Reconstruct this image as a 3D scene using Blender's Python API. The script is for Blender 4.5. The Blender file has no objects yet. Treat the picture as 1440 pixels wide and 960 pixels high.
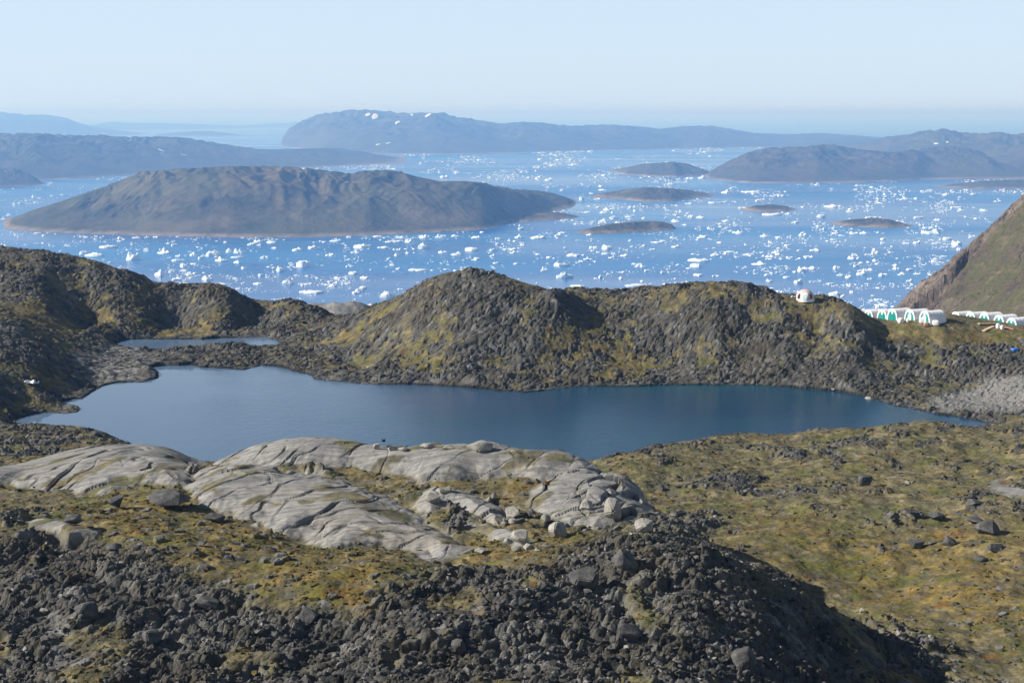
import bpy, bmesh, math, random
import numpy as np
from mathutils import Vector, Matrix

rng = np.random.default_rng(7)
random.seed(7)
scene = bpy.context.scene
COL = scene.collection

# ------------------------------------------------------------------ camera model
F, V0 = 1978.0, 158.0            # focal length in px of the 1440 wide picture, row of the horizon
PITCH = math.atan((480 - V0) / F)
CP, SP = math.cos(PITCH), math.sin(PITCH)
CAMZ = 250.0                     # metres above the sea
LAKE, POND = 205.0, 205.6

def sk(u, v):
    """pixel -> (x/y, z/y) of the ray from the camera"""
    u = np.asarray(u, float); v = np.asarray(v, float)
    X = (u - 720) / F; Y = (480 - v) / F
    fy = CP + Y * SP
    return X / fy, (-SP + Y * CP) / fy

def pix(s, k):
    """(x/y, z/y) -> pixel"""
    f = CP - k * SP
    return 720 + F * s / f, 480 - F * (SP + k * CP) / f

def plane_pt(u, v, z):
    s, k = sk(u, v)
    D = (z - CAMZ) / k
    return s * D, D

# ------------------------------------------------------------------ noise
def _h(ix, iy, seed):
    n = (ix.astype(np.int64) * 374761393 + iy.astype(np.int64) * 668265263 + seed * 974634521) & 0xFFFFFFFF
    n = ((n ^ (n >> 13)) * 1274126177) & 0xFFFFFFFF
    n = ((n ^ (n >> 16)) * 2246822519) & 0xFFFFFFFF
    n = n ^ (n >> 15)
    return (n & 0xFFFFFF).astype(np.float32) / np.float32(0xFFFFFF)

def perlin(x, y, seed=0):
    xi = np.floor(x); yi = np.floor(y)
    fx = (x - xi).astype(np.float32); fy = (y - yi).astype(np.float32)
    ux = fx * fx * fx * (fx * (fx * 6 - 15) + 10); uy = fy * fy * fy * (fy * (fy * 6 - 15) + 10)
    def g(dx, dy):
        a = _h(xi + dx, yi + dy, seed) * np.float32(2 * math.pi)
        return np.cos(a) * (fx - dx) + np.sin(a) * (fy - dy)
    a = g(0, 0); b = g(1, 0); c = g(0, 1); d = g(1, 1)
    return (a + (b - a) * ux + (c - a + (a - b - c + d) * ux) * uy) * 1.4

def fbm(x, y, seed=0, octv=4, gain=0.5):
    r = 0; a = 1.0; t = 0
    for i in range(octv):
        r = r + a * perlin(x * 2 ** i + i * 17.3, y * 2 ** i - i * 9.1, seed + i); t += a; a *= gain
    return r / t

def facets(x, y, seed=0, tilt=0.9):
    """tilted blocks: nearest jittered cell, a random plane per cell. height, crack 0..1, random per cell"""
    xi = np.floor(x); yi = np.floor(y)
    best = np.full(x.shape, 9.0, np.float32); sec = best.copy()
    hh = np.zeros(x.shape, np.float32); rr = np.zeros(x.shape, np.float32)
    for dx in (-1, 0, 1):
        for dy in (-1, 0, 1):
            cx = xi + dx; cy = yi + dy
            px = (x - (cx + _h(cx, cy, seed))).astype(np.float32)
            py = (y - (cy + _h(cx, cy, seed + 1))).astype(np.float32)
            d = px * px + py * py
            r = _h(cx, cy, seed + 2); a = _h(cx, cy, seed + 3) * np.float32(6.2832)
            h = r + tilt * (np.cos(a) * px + np.sin(a) * py)
            near = d < best
            sec = np.where(near, best, np.minimum(sec, d))
            hh = np.where(near, h, hh); rr = np.where(near, r, rr)
            best = np.where(near, d, best)
    e = np.sqrt(sec) - np.sqrt(best)
    return hh - 0.5, np.clip(e / 0.18, 0, 1), rr

def blocks(x, y, seed=0, tilt=0.7, steep=3.0):
    """a pile of angular blocks: highest of the nearby tilted, flat-topped, steep-sided stones. height, random per stone"""
    xi = np.floor(x); yi = np.floor(y)
    hh = np.full(x.shape, -9.0, np.float32); rr = np.zeros(x.shape, np.float32)
    for dx in (-1, 0, 1):
        for dy in (-1, 0, 1):
            cx = xi + dx; cy = yi + dy
            px = (x - (cx + .15 + .7 * _h(cx, cy, seed))).astype(np.float32)
            py = (y - (cy + .15 + .7 * _h(cx, cy, seed + 1))).astype(np.float32)
            r = _h(cx, cy, seed + 2); a = _h(cx, cy, seed + 3) * np.float32(6.2832); b = _h(cx, cy, seed + 4)
            o_ = np.float32(.55) + (a - 3.14) * np.float32(.22)
            ca = np.cos(o_); sa = np.sin(o_)
            q1 = np.abs(ca * px + sa * py); q2 = np.abs(-sa * px + ca * py) * (1 + .8 * b)
            d = np.maximum(np.maximum(q1 * .72, q2), (q1 * .72 + q2) * .74)
            t_ = np.float32(2.5) + (_h(cx, cy, seed + 6) - .5) * np.float32(3.4)
            c2 = np.cos(t_); s2_ = np.sin(t_)
            h = r * .9 + tilt * (.35 + b) * (c2 * px + s2_ * py) - steep * np.maximum(d - (.26 + .22 * b), 0)
            up = h > hh
            hh = np.where(up, h, hh); rr = np.where(up, _h(cx, cy, seed + 5), rr)
    return np.maximum(hh, -.9) - .35, rr

def sstep(a, b, x):
    t = np.clip((x - a) / (b - a), 0, 1)
    return t * t * (3 - 2 * t)

def sdf(poly, x, y):
    """signed distance to a polygon, negative inside"""
    P = np.asarray(poly, float); n = len(P)
    d2 = np.full(x.shape, 1e18); ins = np.zeros(x.shape, bool)
    for i in range(n):
        ax, ay = P[i]; bx, by = P[(i + 1) % n]
        ex, ey = bx - ax, by - ay
        wx = x - ax; wy = y - ay
        t = np.clip((wx * ex + wy * ey) / (ex * ex + ey * ey + 1e-12), 0, 1)
        d2 = np.minimum(d2, (wx - ex * t) ** 2 + (wy - ey * t) ** 2)
        c = (ay > y) != (by > y)
        with np.errstate(divide='ignore', invalid='ignore'):
            ins ^= c & (x < ax + (y - ay) * ex / (ey if ey != 0 else 1e-12))
    d = np.sqrt(d2)
    return np.where(ins, -d, d)

def sdf_near(poly, x, y, pad=12.0):
    P = np.asarray(poly, float)
    out = np.full(x.shape, pad, float)
    m = (x > P[:, 0].min() - pad) & (x < P[:, 0].max() + pad) & (y > P[:, 1].min() - pad) & (y < P[:, 1].max() + pad)
    if m.any():
        out[m] = np.minimum(sdf(poly, x[m], y[m]), pad)
    return out

# ------------------------------------------------------------------ shorelines (photo pixels -> water plane)
lake_px = [(14,592),(29,590),(41,584),(50,581),(75,580.5),(95,582),(109,580),(112,575.5),(106,570),(92,568),(88,565),(100,562),
 (115,561),(120,555),(140,546),(143,543),(160,538.5),(200,537),(222,532),(220,522),(213,517),(227,512),(253,510),(270,513),(283,517),
 (320,518),(340,520),(367,514),(383,514),(407,520),(430,525),(443,533),(480,537),(513,540),(580,541),(647,545),(697,549.5),(740,551.5),
 (813,544),(880,543),(960,541),(1060,542),(1100,543.5),(1147,548),(1187,552),(1217,558),(1253,569),(1293,577),(1337,585),(1380,592),
 (1396,596),(1360,599),(1310,597),(1277,594),(1253,598),(1193,603),(1127,607),(1060,612),(1003,613.5),(960,617.5),(923,627),(880,640),
 (847,649),(800,655),(700,659),(600,660),(500,660),(420,658),(360,654),(300,650),(240,645),(200,634),(187,629),(167,618),(117,602),(83,598.5),(33,595.5)]
pond_px = [(158,483),(175,478.5),(200,477),(280,477.5),(330,475),(372,474.5),(385,478),(397,483.5),(385,486),(350,486),(300,488),(250,490.5),(220,493),(200,491.5),(172,487.5)]
lake_poly = [tuple(float(c) for c in plane_pt(u, v, LAKE)) for u, v in lake_px]
pond_poly = [tuple(float(c) for c in plane_pt(u, v, POND)) for u, v in pond_px]

# ------------------------------------------------------------------ land: smooth base surface through measured points
G = []                                     # (u, v, D)
def row(D, *uv):
    for u, v in uv: G.append((u, v, D))
# foreground shoulder
G += [(-160,960,72),(0,960,71),(230,960,70),(450,960,69),(750,960,68.5),(900,960,69.5),(1000,960,71),(1100,960,74),(1200,960,81),(1300,960,87),(1440,960,87),(1600,960,84)]
G += [(-160,860,80),(0,860,80),(230,870,78.5),(450,880,77),(620,870,77.5),(750,870,77),(880,860,78),(970,860,77.5),(1050,860,80.5)]
G += [(-160,752,92),(0,757,90),(100,748,91),(230,785,86),(330,805,84),(450,822,81),(560,805,83),(750,800,83.5),(850,770,88),(900,760,92)]
G += [(0,715,103),(150,720,101),(300,740,98),(450,765,95),(600,770,94),(700,760,94),(800,745,98),(870,742,100)]
G += [(-160,690,112),(0,680,117),(120,690,112),(260,680,112),(400,690,110),(550,700,109),(700,700,108.5),(800,700,108.5),(860,700,109)]
G += [(-120,660,124),(60,656,127),(170,633,134),(240,636,132),(280,652,126),(330,643,127),(400,629,130),(520,632,129),(600,630,129),(675,627,128.5),(760,643,125),(830,658,121.5),(880,687,115),(925,722,106.5)]
G += [(950,738,101),(1000,768,93.5),(1060,800,89.5),(1130,836,88.5),(1200,872,91),(1260,900,94.5),(1160,905,84),(1110,880,82)]
# valley behind the shoulder and the meadow on the right
for u, z, D in [(930,-37.5,126),(900,-41.5,145),(990,-37.5,113),(1050,-37.5,106),(1130,-36.8,100),(1230,-37.2,98),(850,-42,158),(800,-43.5,150),
                (700,-42,150),(560,-42,152),(420,-42,152),(300,-42.2,150),(200,-40.5,155)]:
    s, _ = sk(u, 700); G.append((float(s), z, D, 1))
G += [(1100,782,121),(1000,700,150),(900,652,168),(1200,700,146),(1400,700,141),(1400,640,168),(1440,602,187),(1440,800,114),(1440,890,97),
      (1300,800,118.5),(1300,900,95),(1200,640,174),(1050,650,172),(1600,700,138),(1600,800,112),(1600,620,178),(1250,600.5,194.5)]
# left bank
G += [(0,643,148),(60,602,193),(100,612,184),(150,611,181),(80,640,152),(-120,600,190),(-120,560,208),(0,565,203),(50,550,214),(0,520,217),(0,480,232),(60,500,232),
      (100,525,232),(130,500,248),(0,440,252),(60,420,277),(150,447,272),(0,400,286),(-150,480,226),(-150,400,280)]
# far-left ridge skyline
row(302, (-150,350),(0,350),(60,354)); row(300, (130,367),(190,388),(240,404),(290,400)); row(297, (330,411),(410,423),(450,438)); row(288, (473,449))
G += [(250,460,290),(350,461,291),(130,468,280),(430,462,286),(300,502,253),(400,504,251),(210,506,247)]
# middle hill
G += [(480,455,281),(520,433,277),(560,416,273),(600,394,269),(640,389,264),(672,386,261),(705,390,260),(740,399,259),(772,408,258)]
G += [(500,505,252),(600,480,246),(600,430,256),(700,490,242),(700,430,251),(780,500,240),(760,440,249),(790,425,254),(835,440,257),(860,475,249),(900,490,246)]
G += [(800,406,272),(850,410,272),(900,408,266),(950,404,260),(1000,401,256),(1050,407,254),(1110,419,252),(1150,423,251),(1185,428,249),(1208,441,247)]
G += [(950,450,251),(950,500,243),(1050,460,247),(1050,510,238),(1150,470,245),(1150,520,232),(1230,500,239),(1230,540,226),(1300,500,241),(1350,500,240)]
G += [(1235,458,250),(1280,460,248),(1325,461.5,247),(1350,459,249),(1400,467,248),(1440,472,246),(1380,480,245),(1600,470,255),(1440,500,240),(1600,520,228)]
G += [(1440,530,227),(1330,560,222),(1370,578,215),(1440,570,212),(1440,596,203),(1600,590,206)]
# beyond each skyline the land drops away
for u, v, D in [(-150,350,302),(0,350,302),(60,354,302),(130,367,300),(190,388,300),(240,404,300),(290,400,300),(330,411,297),(410,423,297),(450,438,297),(473,449,288),
                (520,433,277),(560,416,273),(600,394,269),(640,389,264),(672,386,261),(705,390,260),(740,399,259),(772,408,258),(800,410,268),(850,410,272),(900,408,266),(950,404,260),
                (1000,401,256),(1050,407,254),(1110,419,252),(1150,423,251),(1185,428,249),(1208,441,247),(1240,458,268),(1290,460,266),(1350,462,270),(1400,466,268),(1440,470,264),(1600,472,268)]:
    s, k = sk(u, v)
    G.append((float(s), float(k) * D - 2.2, D + 14, 1)); G.append((float(s), float(k) * D - 7.0, D + 36, 1))
for u in (-300, -50, 150, 300, 460, 600, 750, 900, 1050, 1200, 1350, 1480, 1700):
    s, _ = sk(u, 450)
    for D, z in ((360, -56), (430, -86), (560, -140), (800, -225), (1100, -262), (1500, -275)):
        G.append((float(s), z, D, 1))
for u in (-300, 0, 360, 720, 1080, 1440, 1740):
    s, _ = sk(u, 960)
    for D, z in ((56, -28.2), (42, -24), (26, -15.5), (14, -9)):
        G.append((float(s), z, D, 1))
pts = []
for g in G:
    if len(g) == 4: pts.append((g[0], g[2], g[1]))
    else:
        s, k = sk(g[0], g[1]); pts.append((float(s), g[2], float(k) * g[2]))
for poly, z in ((lake_poly, LAKE), (pond_poly, POND)):
    for i, (x, y) in enumerate(poly):
        if i % 3 == 0: pts.append((x / y, y, z - CAMZ + 0.15))
pts = np.array(pts)
PX = np.stack([pts[:, 0] * 2.2, np.log(pts[:, 1])], 1); PZ = pts[:, 2]
def tps_k(r2): return 0.5 * r2 * np.log(r2 + 1e-12)
n = len(PX)
A = np.zeros((n + 3, n + 3)); d2 = ((PX[:, None] - PX[None]) ** 2).sum(-1)
A[:n, :n] = tps_k(d2) + np.eye(n) * 2e-4
A[:n, n] = 1; A[:n, n + 1:] = PX; A[n, :n] = 1; A[n + 1:, :n] = PX.T
WT = np.linalg.solve(A, np.concatenate([PZ, np.zeros(3)]))
def tps(s, D):
    sh = s.shape; s = s.ravel() * 2.2; t = np.log(D.ravel()); out = np.empty(s.shape)
    for i in range(0, len(s), 60000):
        a = s[i:i + 60000]; b = t[i:i + 60000]
        r2 = (a[:, None] - PX[None, :, 0]) ** 2 + (b[:, None] - PX[None, :, 1]) ** 2
        out[i:i + 60000] = tps_k(r2) @ WT[:n] + WT[n] + WT[n + 1] * a + WT[n + 2] * b
    return out.reshape(sh)

# ground sheet: finer near the viewer's side of the land, coarser far off
NS = 1240
S = np.concatenate([np.linspace(-0.85, -0.43, 60)[:-1], np.linspace(-0.43, 0.43, NS), np.linspace(0.43, 0.85, 60)[1:]])
T = np.concatenate([np.linspace(math.log(12), math.log(48), 90)[:-1], np.linspace(math.log(48), math.log(150), 960)[:-1],
                    np.linspace(math.log(150), math.log(310), 620)[:-1], np.linspace(math.log(310), math.log(1500), 70)])
DD = np.exp(T)
R_, C_ = len(DD), len(S)
# smooth base on a coarse lattice, then bilinear
Sc = np.linspace(S[0], S[-1], 420); Tc = np.linspace(T[0], T[-1], 560)
zc = tps(*np.broadcast_arrays(Sc[None, :], np.exp(Tc)[:, None]))
def bilin(grid, xs, ys, x, y):
    fx = np.clip((x - xs[0]) / (xs[1] - xs[0]), 0, len(xs) - 1.001); fy = np.clip((y - ys[0]) / (ys[1] - ys[0]), 0, len(ys) - 1.001)
    i = fx.astype(int); j = fy.astype(int); fx = fx - i; fy = fy - j
    return (grid[j, i] * (1 - fx) + grid[j, i + 1] * fx) * (1 - fy) + (grid[j + 1, i] * (1 - fx) + grid[j + 1, i + 1] * fx) * fy
def base(s, D): return bilin(zc, Sc, Tc, s, np.log(D))
def hit_base(u, v, d0=45, d1=330):
    s, k = sk(u, v); D = np.exp(np.linspace(math.log(d0), math.log(d1), 900))
    g = k * D - base(np.full(D.shape, float(s)), D)
    neg = np.where(g <= 0)[0]
    i = neg[0] if len(neg) else int(np.argmin(g))
    return float(s) * D[i], D[i]

s2, D2 = np.broadcast_arrays(S[None, :], DD[:, None])
X2 = s2 * D2; Y2 = D2 * 1.0
Z = base(s2, D2) + CAMZ

# ---- what covers the ground where (outlines measured in the photo, carried onto the land)
def world_poly(px, d0=45, d1=330): return [hit_base(u, v, d0, d1) for u, v in px]
warpx = fbm(X2 / 7, Y2 / 7, 50, 3) * 2.2; warpy = fbm(X2 / 7, Y2 / 7, 60, 3) * 3.0
Xw, Yw = X2 + warpx, Y2 + warpy
def soft(px, w=1.5, d0=45, d1=330, warp=True):
    P = world_poly(px, d0, d1)
    return sstep(w, -w, sdf_near(P, Xw if warp else X2, Yw if warp else Y2))

slabs = [
 [(-60,668),(0,665),(47,651),(95,639),(150,631),(190,629),(222,631),(257,640),(285,652),(255,664),(261,679),(237,679),(206,675),(186,677),(158,687),(123,689),(59,687),(24,679),(-60,682)],
 [(269,684),(301,664),(348,657),(380,665),(425,671),(479,681),(527,700),(579,726),(615,750),(640,772),(626,781),(611,768),(559,764),(480,766),(435,754),(396,748),(368,740),(380,730),(356,726),(317,711),(285,697)],
 [(313,650),(340,637),(372,633),(404,628),(479,628),(523,633),(567,635),(599,629),(650,633),(660,626),(694,627),(709,633),(757,643),(797,649),(836,661),(868,681),(899,705),(922,722),(876,742),(836,745),(804,738),(773,724),(753,706),(765,690),(788,677),(757,675),(733,669),(670,664),(622,674),(599,674),(579,663),(520,659),(496,652),(435,656),(380,655),(336,656)],
 [(587,711),(599,696),(618,688),(654,699),(686,707),(713,730),(701,738),(670,724),(630,711),(607,718)],
 [(650,737),(694,742),(737,754),(733,765),(717,759),(680,750)],
 [(44,734),(87,732),(131,750),(103,751),(51,743)],
 [(579,773),(600,772),(622,783),(610,785)],
]
n_edge = fbm(X2 / 1.9, Y2 / 2.4, 66, 3)
slab = np.zeros_like(Z); slab_up = np.zeros_like(Z)
for i, px in enumerate(slabs):
    d = sdf_near(world_poly(px, 70, 136), X2 + warpx * .35 + n_edge * .45, Y2 + warpy * .4 + n_edge * .7) - (.8 if i < 3 else .35)
    slab = np.maximum(slab, sstep(0.35, -0.35, d))
    amp = (1.0, 1.3, 1.3, 0.8, 0.5, 0.4, 0.3)[i]
    slab_up = np.maximum(slab_up, amp * (1 - np.exp(-np.clip(-d, 0, 99) / (2.6 if i < 3 else 1.2))))
rub = soft([(-200,748),(0,752),(60,747),(130,750),(200,778),(280,812),(330,828),(420,846),(500,858),(560,826),(620,798),(700,802),(770,800),(830,752),(890,752),(935,742),
            (1000,772),(1125,838),(1185,868),(1205,905),(1225,985),(1150,1300),(0,1500),(-300,1300)], 1.6, 30, 110)
rub = np.maximum(rub, sstep(1.5, -1.5, sdf_near([(-30,20),(30,20),(26,60),(-24,60)], X2, Y2)))
knob_rock = soft([(835,770),(880,752),(960,745),(1060,800),(1145,842),(1175,880),(1120,915),(1000,880),(900,830)], 2, 60, 112)
pale = soft([(1298,574),(1330,552),(1380,537),(1440,524),(1560,510),(1600,580),(1440,586),(1390,590),(1340,582)], 2.0, 180, 260)
gravel = soft([(95,505),(140,488),(175,490),(215,500),(235,512),(222,530),(200,536),(150,540),(105,532)], 2.0, 180, 300)
path = soft([(1388,675),(1402,671),(1416,684),(1470,696),(1470,708),(1405,698)], .8, 100, 200)
fines = soft([(55,860),(75,865),(85,905),(90,945),(60,960),(50,910)], .8, 60, 90)
fines = np.maximum(fines, soft([(1270,915),(1330,925),(1440,950),(1440,985),(1350,960)], 1.0, 60, 100) * .8)
golds = np.zeros_like(Z)
for px, w, a, b in [([(20,415),(110,425),(200,440),(330,452),(300,462),(180,463),(130,470),(60,482),(10,440)], 5, 180, 320),
                 ([(-30,560),(60,555),(80,568),(40,582),(-30,592)], 3, 180, 260), ([(60,495),(110,490),(105,520),(75,560),(50,530)], 3, 180, 260),
                 ([(485,456),(540,430),(585,408),(575,425),(510,465),(440,495)], 4, 200, 320), ([(540,505),(600,490),(640,510),(630,532),(570,528)], 5, 200, 300),
                 ([(790,480),(850,440),(920,470),(945,535),(860,540),(800,520)], 5, 200, 300), ([(1215,448),(1330,462),(1440,462),(1440,492),(1330,480),(1240,470)], 4, 200, 300),
                 ([(900,415),(1000,402),(1180,428),(1120,445),(950,430)], 4, 220, 300),
                 ([(130,690),(260,690),(380,745),(520,775),(565,800),(520,845),(430,838),(300,812),(200,770),(60,735)], 3, 70, 130), ([(640,760),(840,745),(800,785),(660,790)], 2, 70, 130),
                 ([(480,660),(600,680),(760,678),(740,705),(620,690)], 2, 80, 130), ([(280,690),(380,735),(440,760),(360,745)], 2, 80, 130),
                 ([(1050,720),(1200,740),(1440,735),(1500,880),(1300,880),(1180,830),(1050,790)], 6, 80, 170)]:
    golds = np.maximum(golds, soft(px, w, a, b))

# ---- lake bowls
dl = sdf_near(lake_poly, X2 + fbm(X2 / 3.5, Y2 / 3.5, 5, 2) * .7, Y2 + fbm(X2 / 3.5, Y2 / 3.5, 6, 2) * .9, 25)
dp = sdf_near(pond_poly, X2 + fbm(X2 / 4, Y2 / 4, 5, 2) * .7, Y2 + fbm(X2 / 4, Y2 / 4, 6, 2) * 1.0, 20)
def bowl(Z, d, L):
    up = np.maximum(Z, L + 0.1 + 0.13 * np.clip(d, 0, 4))
    up = np.minimum(up, L + .25 + .5 * np.clip(d, 0, 99) + .012 * np.clip(d, 0, 99) ** 2)
    near = sstep(16, 9, d)
    out = Z * (1 - near) + up * near
    dn = np.minimum(Z, L - 0.35 - 0.16 * np.clip(-d, 0, 40))
    return np.where(d > 0, np.maximum(out, np.where(d < 14, L + 0.1, -999)), dn)
Z = bowl(Z, dl, LAKE); Z = bowl(Z, dp, POND)
shore = np.minimum(dl, dp)
dry = sstep(0.0, 2.0, shore)

# ---- rock against tundra
gx = np.gradient(Z, axis=0) / np.gradient(Y2, axis=0); gs = np.gradient(Z, axis=1) / np.gradient(X2, axis=1)
hills = sstep(172, 200, D2) * (1 - sstep(0.10, 0.02, 0 * D2 + 1))
n1 = fbm(X2 / 16, Y2 / 16, 11, 4); n2 = fbm(X2 / 5, Y2 / 7, 21, 4); n3 = fbm(X2 / 40, Y2 / 40, 31, 3)
farhill = ((Y2 > 195) & (dl > 0)).astype(float) * sstep(0, 6, shore + 6)
u2, v2 = pix(s2, (Z - CAMZ) / D2)
meadow = sstep(95, 110, Y2) * sstep(0.02, 0.07, s2) * sstep(206, 198, Y2) * (1 - rub)
rockbias = 0.06 * np.ones_like(Z)
rockbias = np.where(Y2 > 205, 0.27, rockbias)
rockbias = rockbias - 0.20 * meadow - (.22 + .4 * sstep(116, 122, Y2)) * (Y2 < 146) * (1 - meadow)
rockbias = np.where((Y2 > 205) & (s2 < -0.16), 0.22, rockbias)
n4 = fbm(X2 / 1.8, Y2 / 2.2, 25, 3)
rk = rockbias + n1 * 0.75 + n2 * 0.75 + n4 * .65 - golds * np.where(Y2 > 180, .24, .40) + 0.5 * sstep(3.5, 0.5, shore) * (Y2 > 175) + 0.6 * gravel + np.clip(np.abs(gs) - .45, 0, 1) * .8
rock = sstep(-0.02, 0.22, rk)
grasspocket = sstep(0.12, 0.36, n2 + n1 * .6) * rub
rub_f = np.clip(rub * (1 - 0.85 * grasspocket) , 0, 1)
rock = np.maximum(rock * (1 - rub), rub_f)
rock = np.maximum(rock, knob_rock * (0.75 + .25 * sstep(.1, -.2, n2)))
rock = np.maximum(rock, pale); rock = np.maximum(rock, soft([(756,410),(800,402),(830,428),(815,455),(770,450)], 1.5, 200, 275)); rock = np.maximum(rock, gravel * .9)
rock = rock * (1 - slab) * (1 - path)
camp = sstep(.238, .250, s2) * sstep(242, 247, Y2) * sstep(285, 275, Y2)
rock = rock * (1 - camp)

# ---- displacement
amp_mid = 0.55 + 0.35 * sstep(180, 240, Y2)
Z = Z + (n1 * amp_mid * 1.0 + n2 * 0.35) * dry * (1 - .7 * slab) * (1 - .8 * camp) * (1 - .1 * meadow) + meadow * fbm(X2 / 9, Y2 / 9, 44, 3) * .9
wx = X2 + fbm(X2 / 2.2, Y2 / 2.2, 71, 2) * .4; wy = Y2 + fbm(X2 / 2.2, Y2 / 2.2, 72, 2) * .4
f0, r0 = blocks(wx / 7.5, wy / 6.0, 101, 1.0, 2.2)
f1, r1 = blocks(wx / 2.3, wy / 1.8, 111, 1.0, 3.2)
f2, r2 = blocks(wx / .85, wy / .70, 121, .9, 3.6)
f3, r3 = blocks(X2 / .36, Y2 / .34, 131, .8, 2.6)
farw = sstep(150, 200, Y2)
crag = sstep(-.25, .3, n2 + .5 * n1)                 # craggy stretches between finer scree
scree = sstep(.02, .25, fbm(X2 / 8, Y2 / 6, 77, 3))  # smooth patches of fines
swell = fbm(X2 / 13, Y2 / 9, 75, 3)
disp = (f0 * (.95 - .45 * farw) * (.3 + .9 * crag) + f1 * (.55 - .2 * farw) * (.3 + .8 * crag) * (1 - .7 * scree) + f2 * (.32 + .02 * farw) * (1 - .55 * scree)
        + f3 * .17 * (1 - farw) + swell * 1.5 * rub)
disp = 1.3 * np.tanh(disp / 1.3)
disp = disp * (1 - .75 * fines) * (1 - .55 * gravel) * (1 - .5 * pale)
Z = Z + rock * disp * np.where(shore < 0, 0.25, 0.4 + .6 * dry) * (1 - .35 * meadow)
crag_d = sdf_near(world_poly([(766,417),(800,410),(813,428),(806,448),(778,446)], 200, 275), X2 + warpx * .3, Y2 + warpy * .3)
Z = Z + .8 * sstep(1.4, -1.6, crag_d)
# tundra: hummocks and scattered half buried stones
tuss = fbm(X2 / 1.1, Y2 / 1.1, 81, 3) * .16 + fbm(X2 / 3.2, Y2 / 3.2, 85, 2) * .22
stone = sstep(.86, .9, r2) * sstep(-.2, .3, f2)
stone = np.clip(stone, 0, 1) * (1 - .75 * meadow) * (1 - camp) * (0.35 + .65 * sstep(-.2, .2, n1))
gr = (1 - rock) * (1 - slab) * (1 - path) * np.where(shore < 0, 0, 1)
Z = Z + gr * (tuss * dry + stone * (.28 + .15 * farw))
# ice-smoothed slabs: convex lobes, joints running down to the right
a = math.radians(-52)
jx = X2 * math.cos(a) - Y2 * math.sin(a); jy = X2 * math.sin(a) + Y2 * math.cos(a)
jw = fbm(X2 / 9, Y2 / 9, 91, 3)
groove = np.abs(perlin(jy / 5.5 + jw * 2.2, jx / 26, 95)); gkeep = sstep(-.05, .3, fbm(jx / 9, jy / 5, 94, 2))
right_end = sstep(0.035, 0.085, s2)
fs, es, rs = facets(jx / 9 + jw * .6, jy / 3.0 + jw * 1.1, 99, 0.25)
ft, et, rt = facets(jx / 3.6 + jw * .8, jy / 1.7 + jw * 1.5, 109, 0.4)
fu, eu, ru = facets(jx / 2.3 + jw * .5, jy / .95 + jw, 119, 0.7)
ckeep = sstep(-.15, .15, fbm(jx / 7, jy / 3, 88, 3))
joint = sstep(0.07, 0.0, groove) * gkeep
Z = Z + slab * (slab_up - sstep(0.14, 0.0, groove) * .14 * gkeep + fbm(jx / 16, jy / 8, 97, 3) * .45 + fbm(jx / 3, jy / 1.5, 93, 3) * .03
                + (fs * .30 - sstep(.5, .1, es) * .10) * (.3 + .7 * ckeep) + (ft * .9 - (1 - et) * .5) * right_end)
crackm = np.clip(joint * .25 + sstep(.5, .15, es) * .42 * ckeep + (1 - et) * .9 * right_end, 0, 1) * slab
growth = sstep(.20, .30, fbm(jx / 6, jy / 3, 98, 4) + .3 * sstep(.12, 0, groove) - .25 * right_end) * slab
slab_c = slab * (1 - .85 * growth)
# the ground under the sea stays under
Z = np.where(Y2 > 1000, np.minimum(Z, -3), Z)

def grid_mesh(name, X, Y, Zz, mat, attrs=None, smooth=False, kind='structure', parent=None):
    R, C = X.shape
    me = bpy.data.meshes.new(name)
    co = np.stack([X, Y, Zz], -1).reshape(-1, 3).astype(np.float32)
    idx = np.arange(R * C).reshape(R, C)
    q = np.stack([idx[:-1, :-1], idx[:-1, 1:], idx[1:, 1:], idx[1:, :-1]], -1).reshape(-1, 4).astype(np.int32)
    me.vertices.add(len(co)); me.vertices.foreach_set('co', co.ravel())
    me.loops.add(q.size); me.loops.foreach_set('vertex_index', q.ravel())
    me.polygons.add(len(q)); me.polygons.foreach_set('loop_start', np.arange(len(q), dtype=np.int32) * 4)
    me.update(calc_edges=True)
    me.polygons.foreach_set('use_smooth', np.full(len(q), smooth))
    for nm, arr in (attrs or {}).items():
        at = me.attributes.new(nm, 'FLOAT_COLOR', 'POINT')
        at.data.foreach_set('color', np.asarray(arr, np.float32).reshape(-1))
    me.materials.append(mat)
    o = bpy.data.objects.new(name, me); COL.objects.link(o)
    if kind: o['kind'] = kind
    if parent: o.parent = parent
    return o

def raw_mesh(name, V, Fc, mat, parent=None, smooth=False, attr=None):
    me = bpy.data.meshes.new(name)
    V = np.asarray(V, np.float32); Fc = np.asarray(Fc, np.int32); k = Fc.shape[1]
    me.vertices.add(len(V)); me.vertices.foreach_set('co', V.ravel())
    me.loops.add(Fc.size); me.loops.foreach_set('vertex_index', Fc.ravel())
    me.polygons.add(len(Fc)); me.polygons.foreach_set('loop_start', np.arange(len(Fc), dtype=np.int32) * k)
    me.update(calc_edges=True)
    me.polygons.foreach_set('use_smooth', np.full(len(Fc), smooth))
    if attr is not None:
        at = me.attributes.new('tone', 'FLOAT', 'POINT'); at.data.foreach_set('value', np.asarray(attr, np.float32))
    me.materials.append(mat)
    o = bpy.data.objects.new(name, me); COL.objects.link(o)
    if parent: o.parent = parent
    return o

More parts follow.
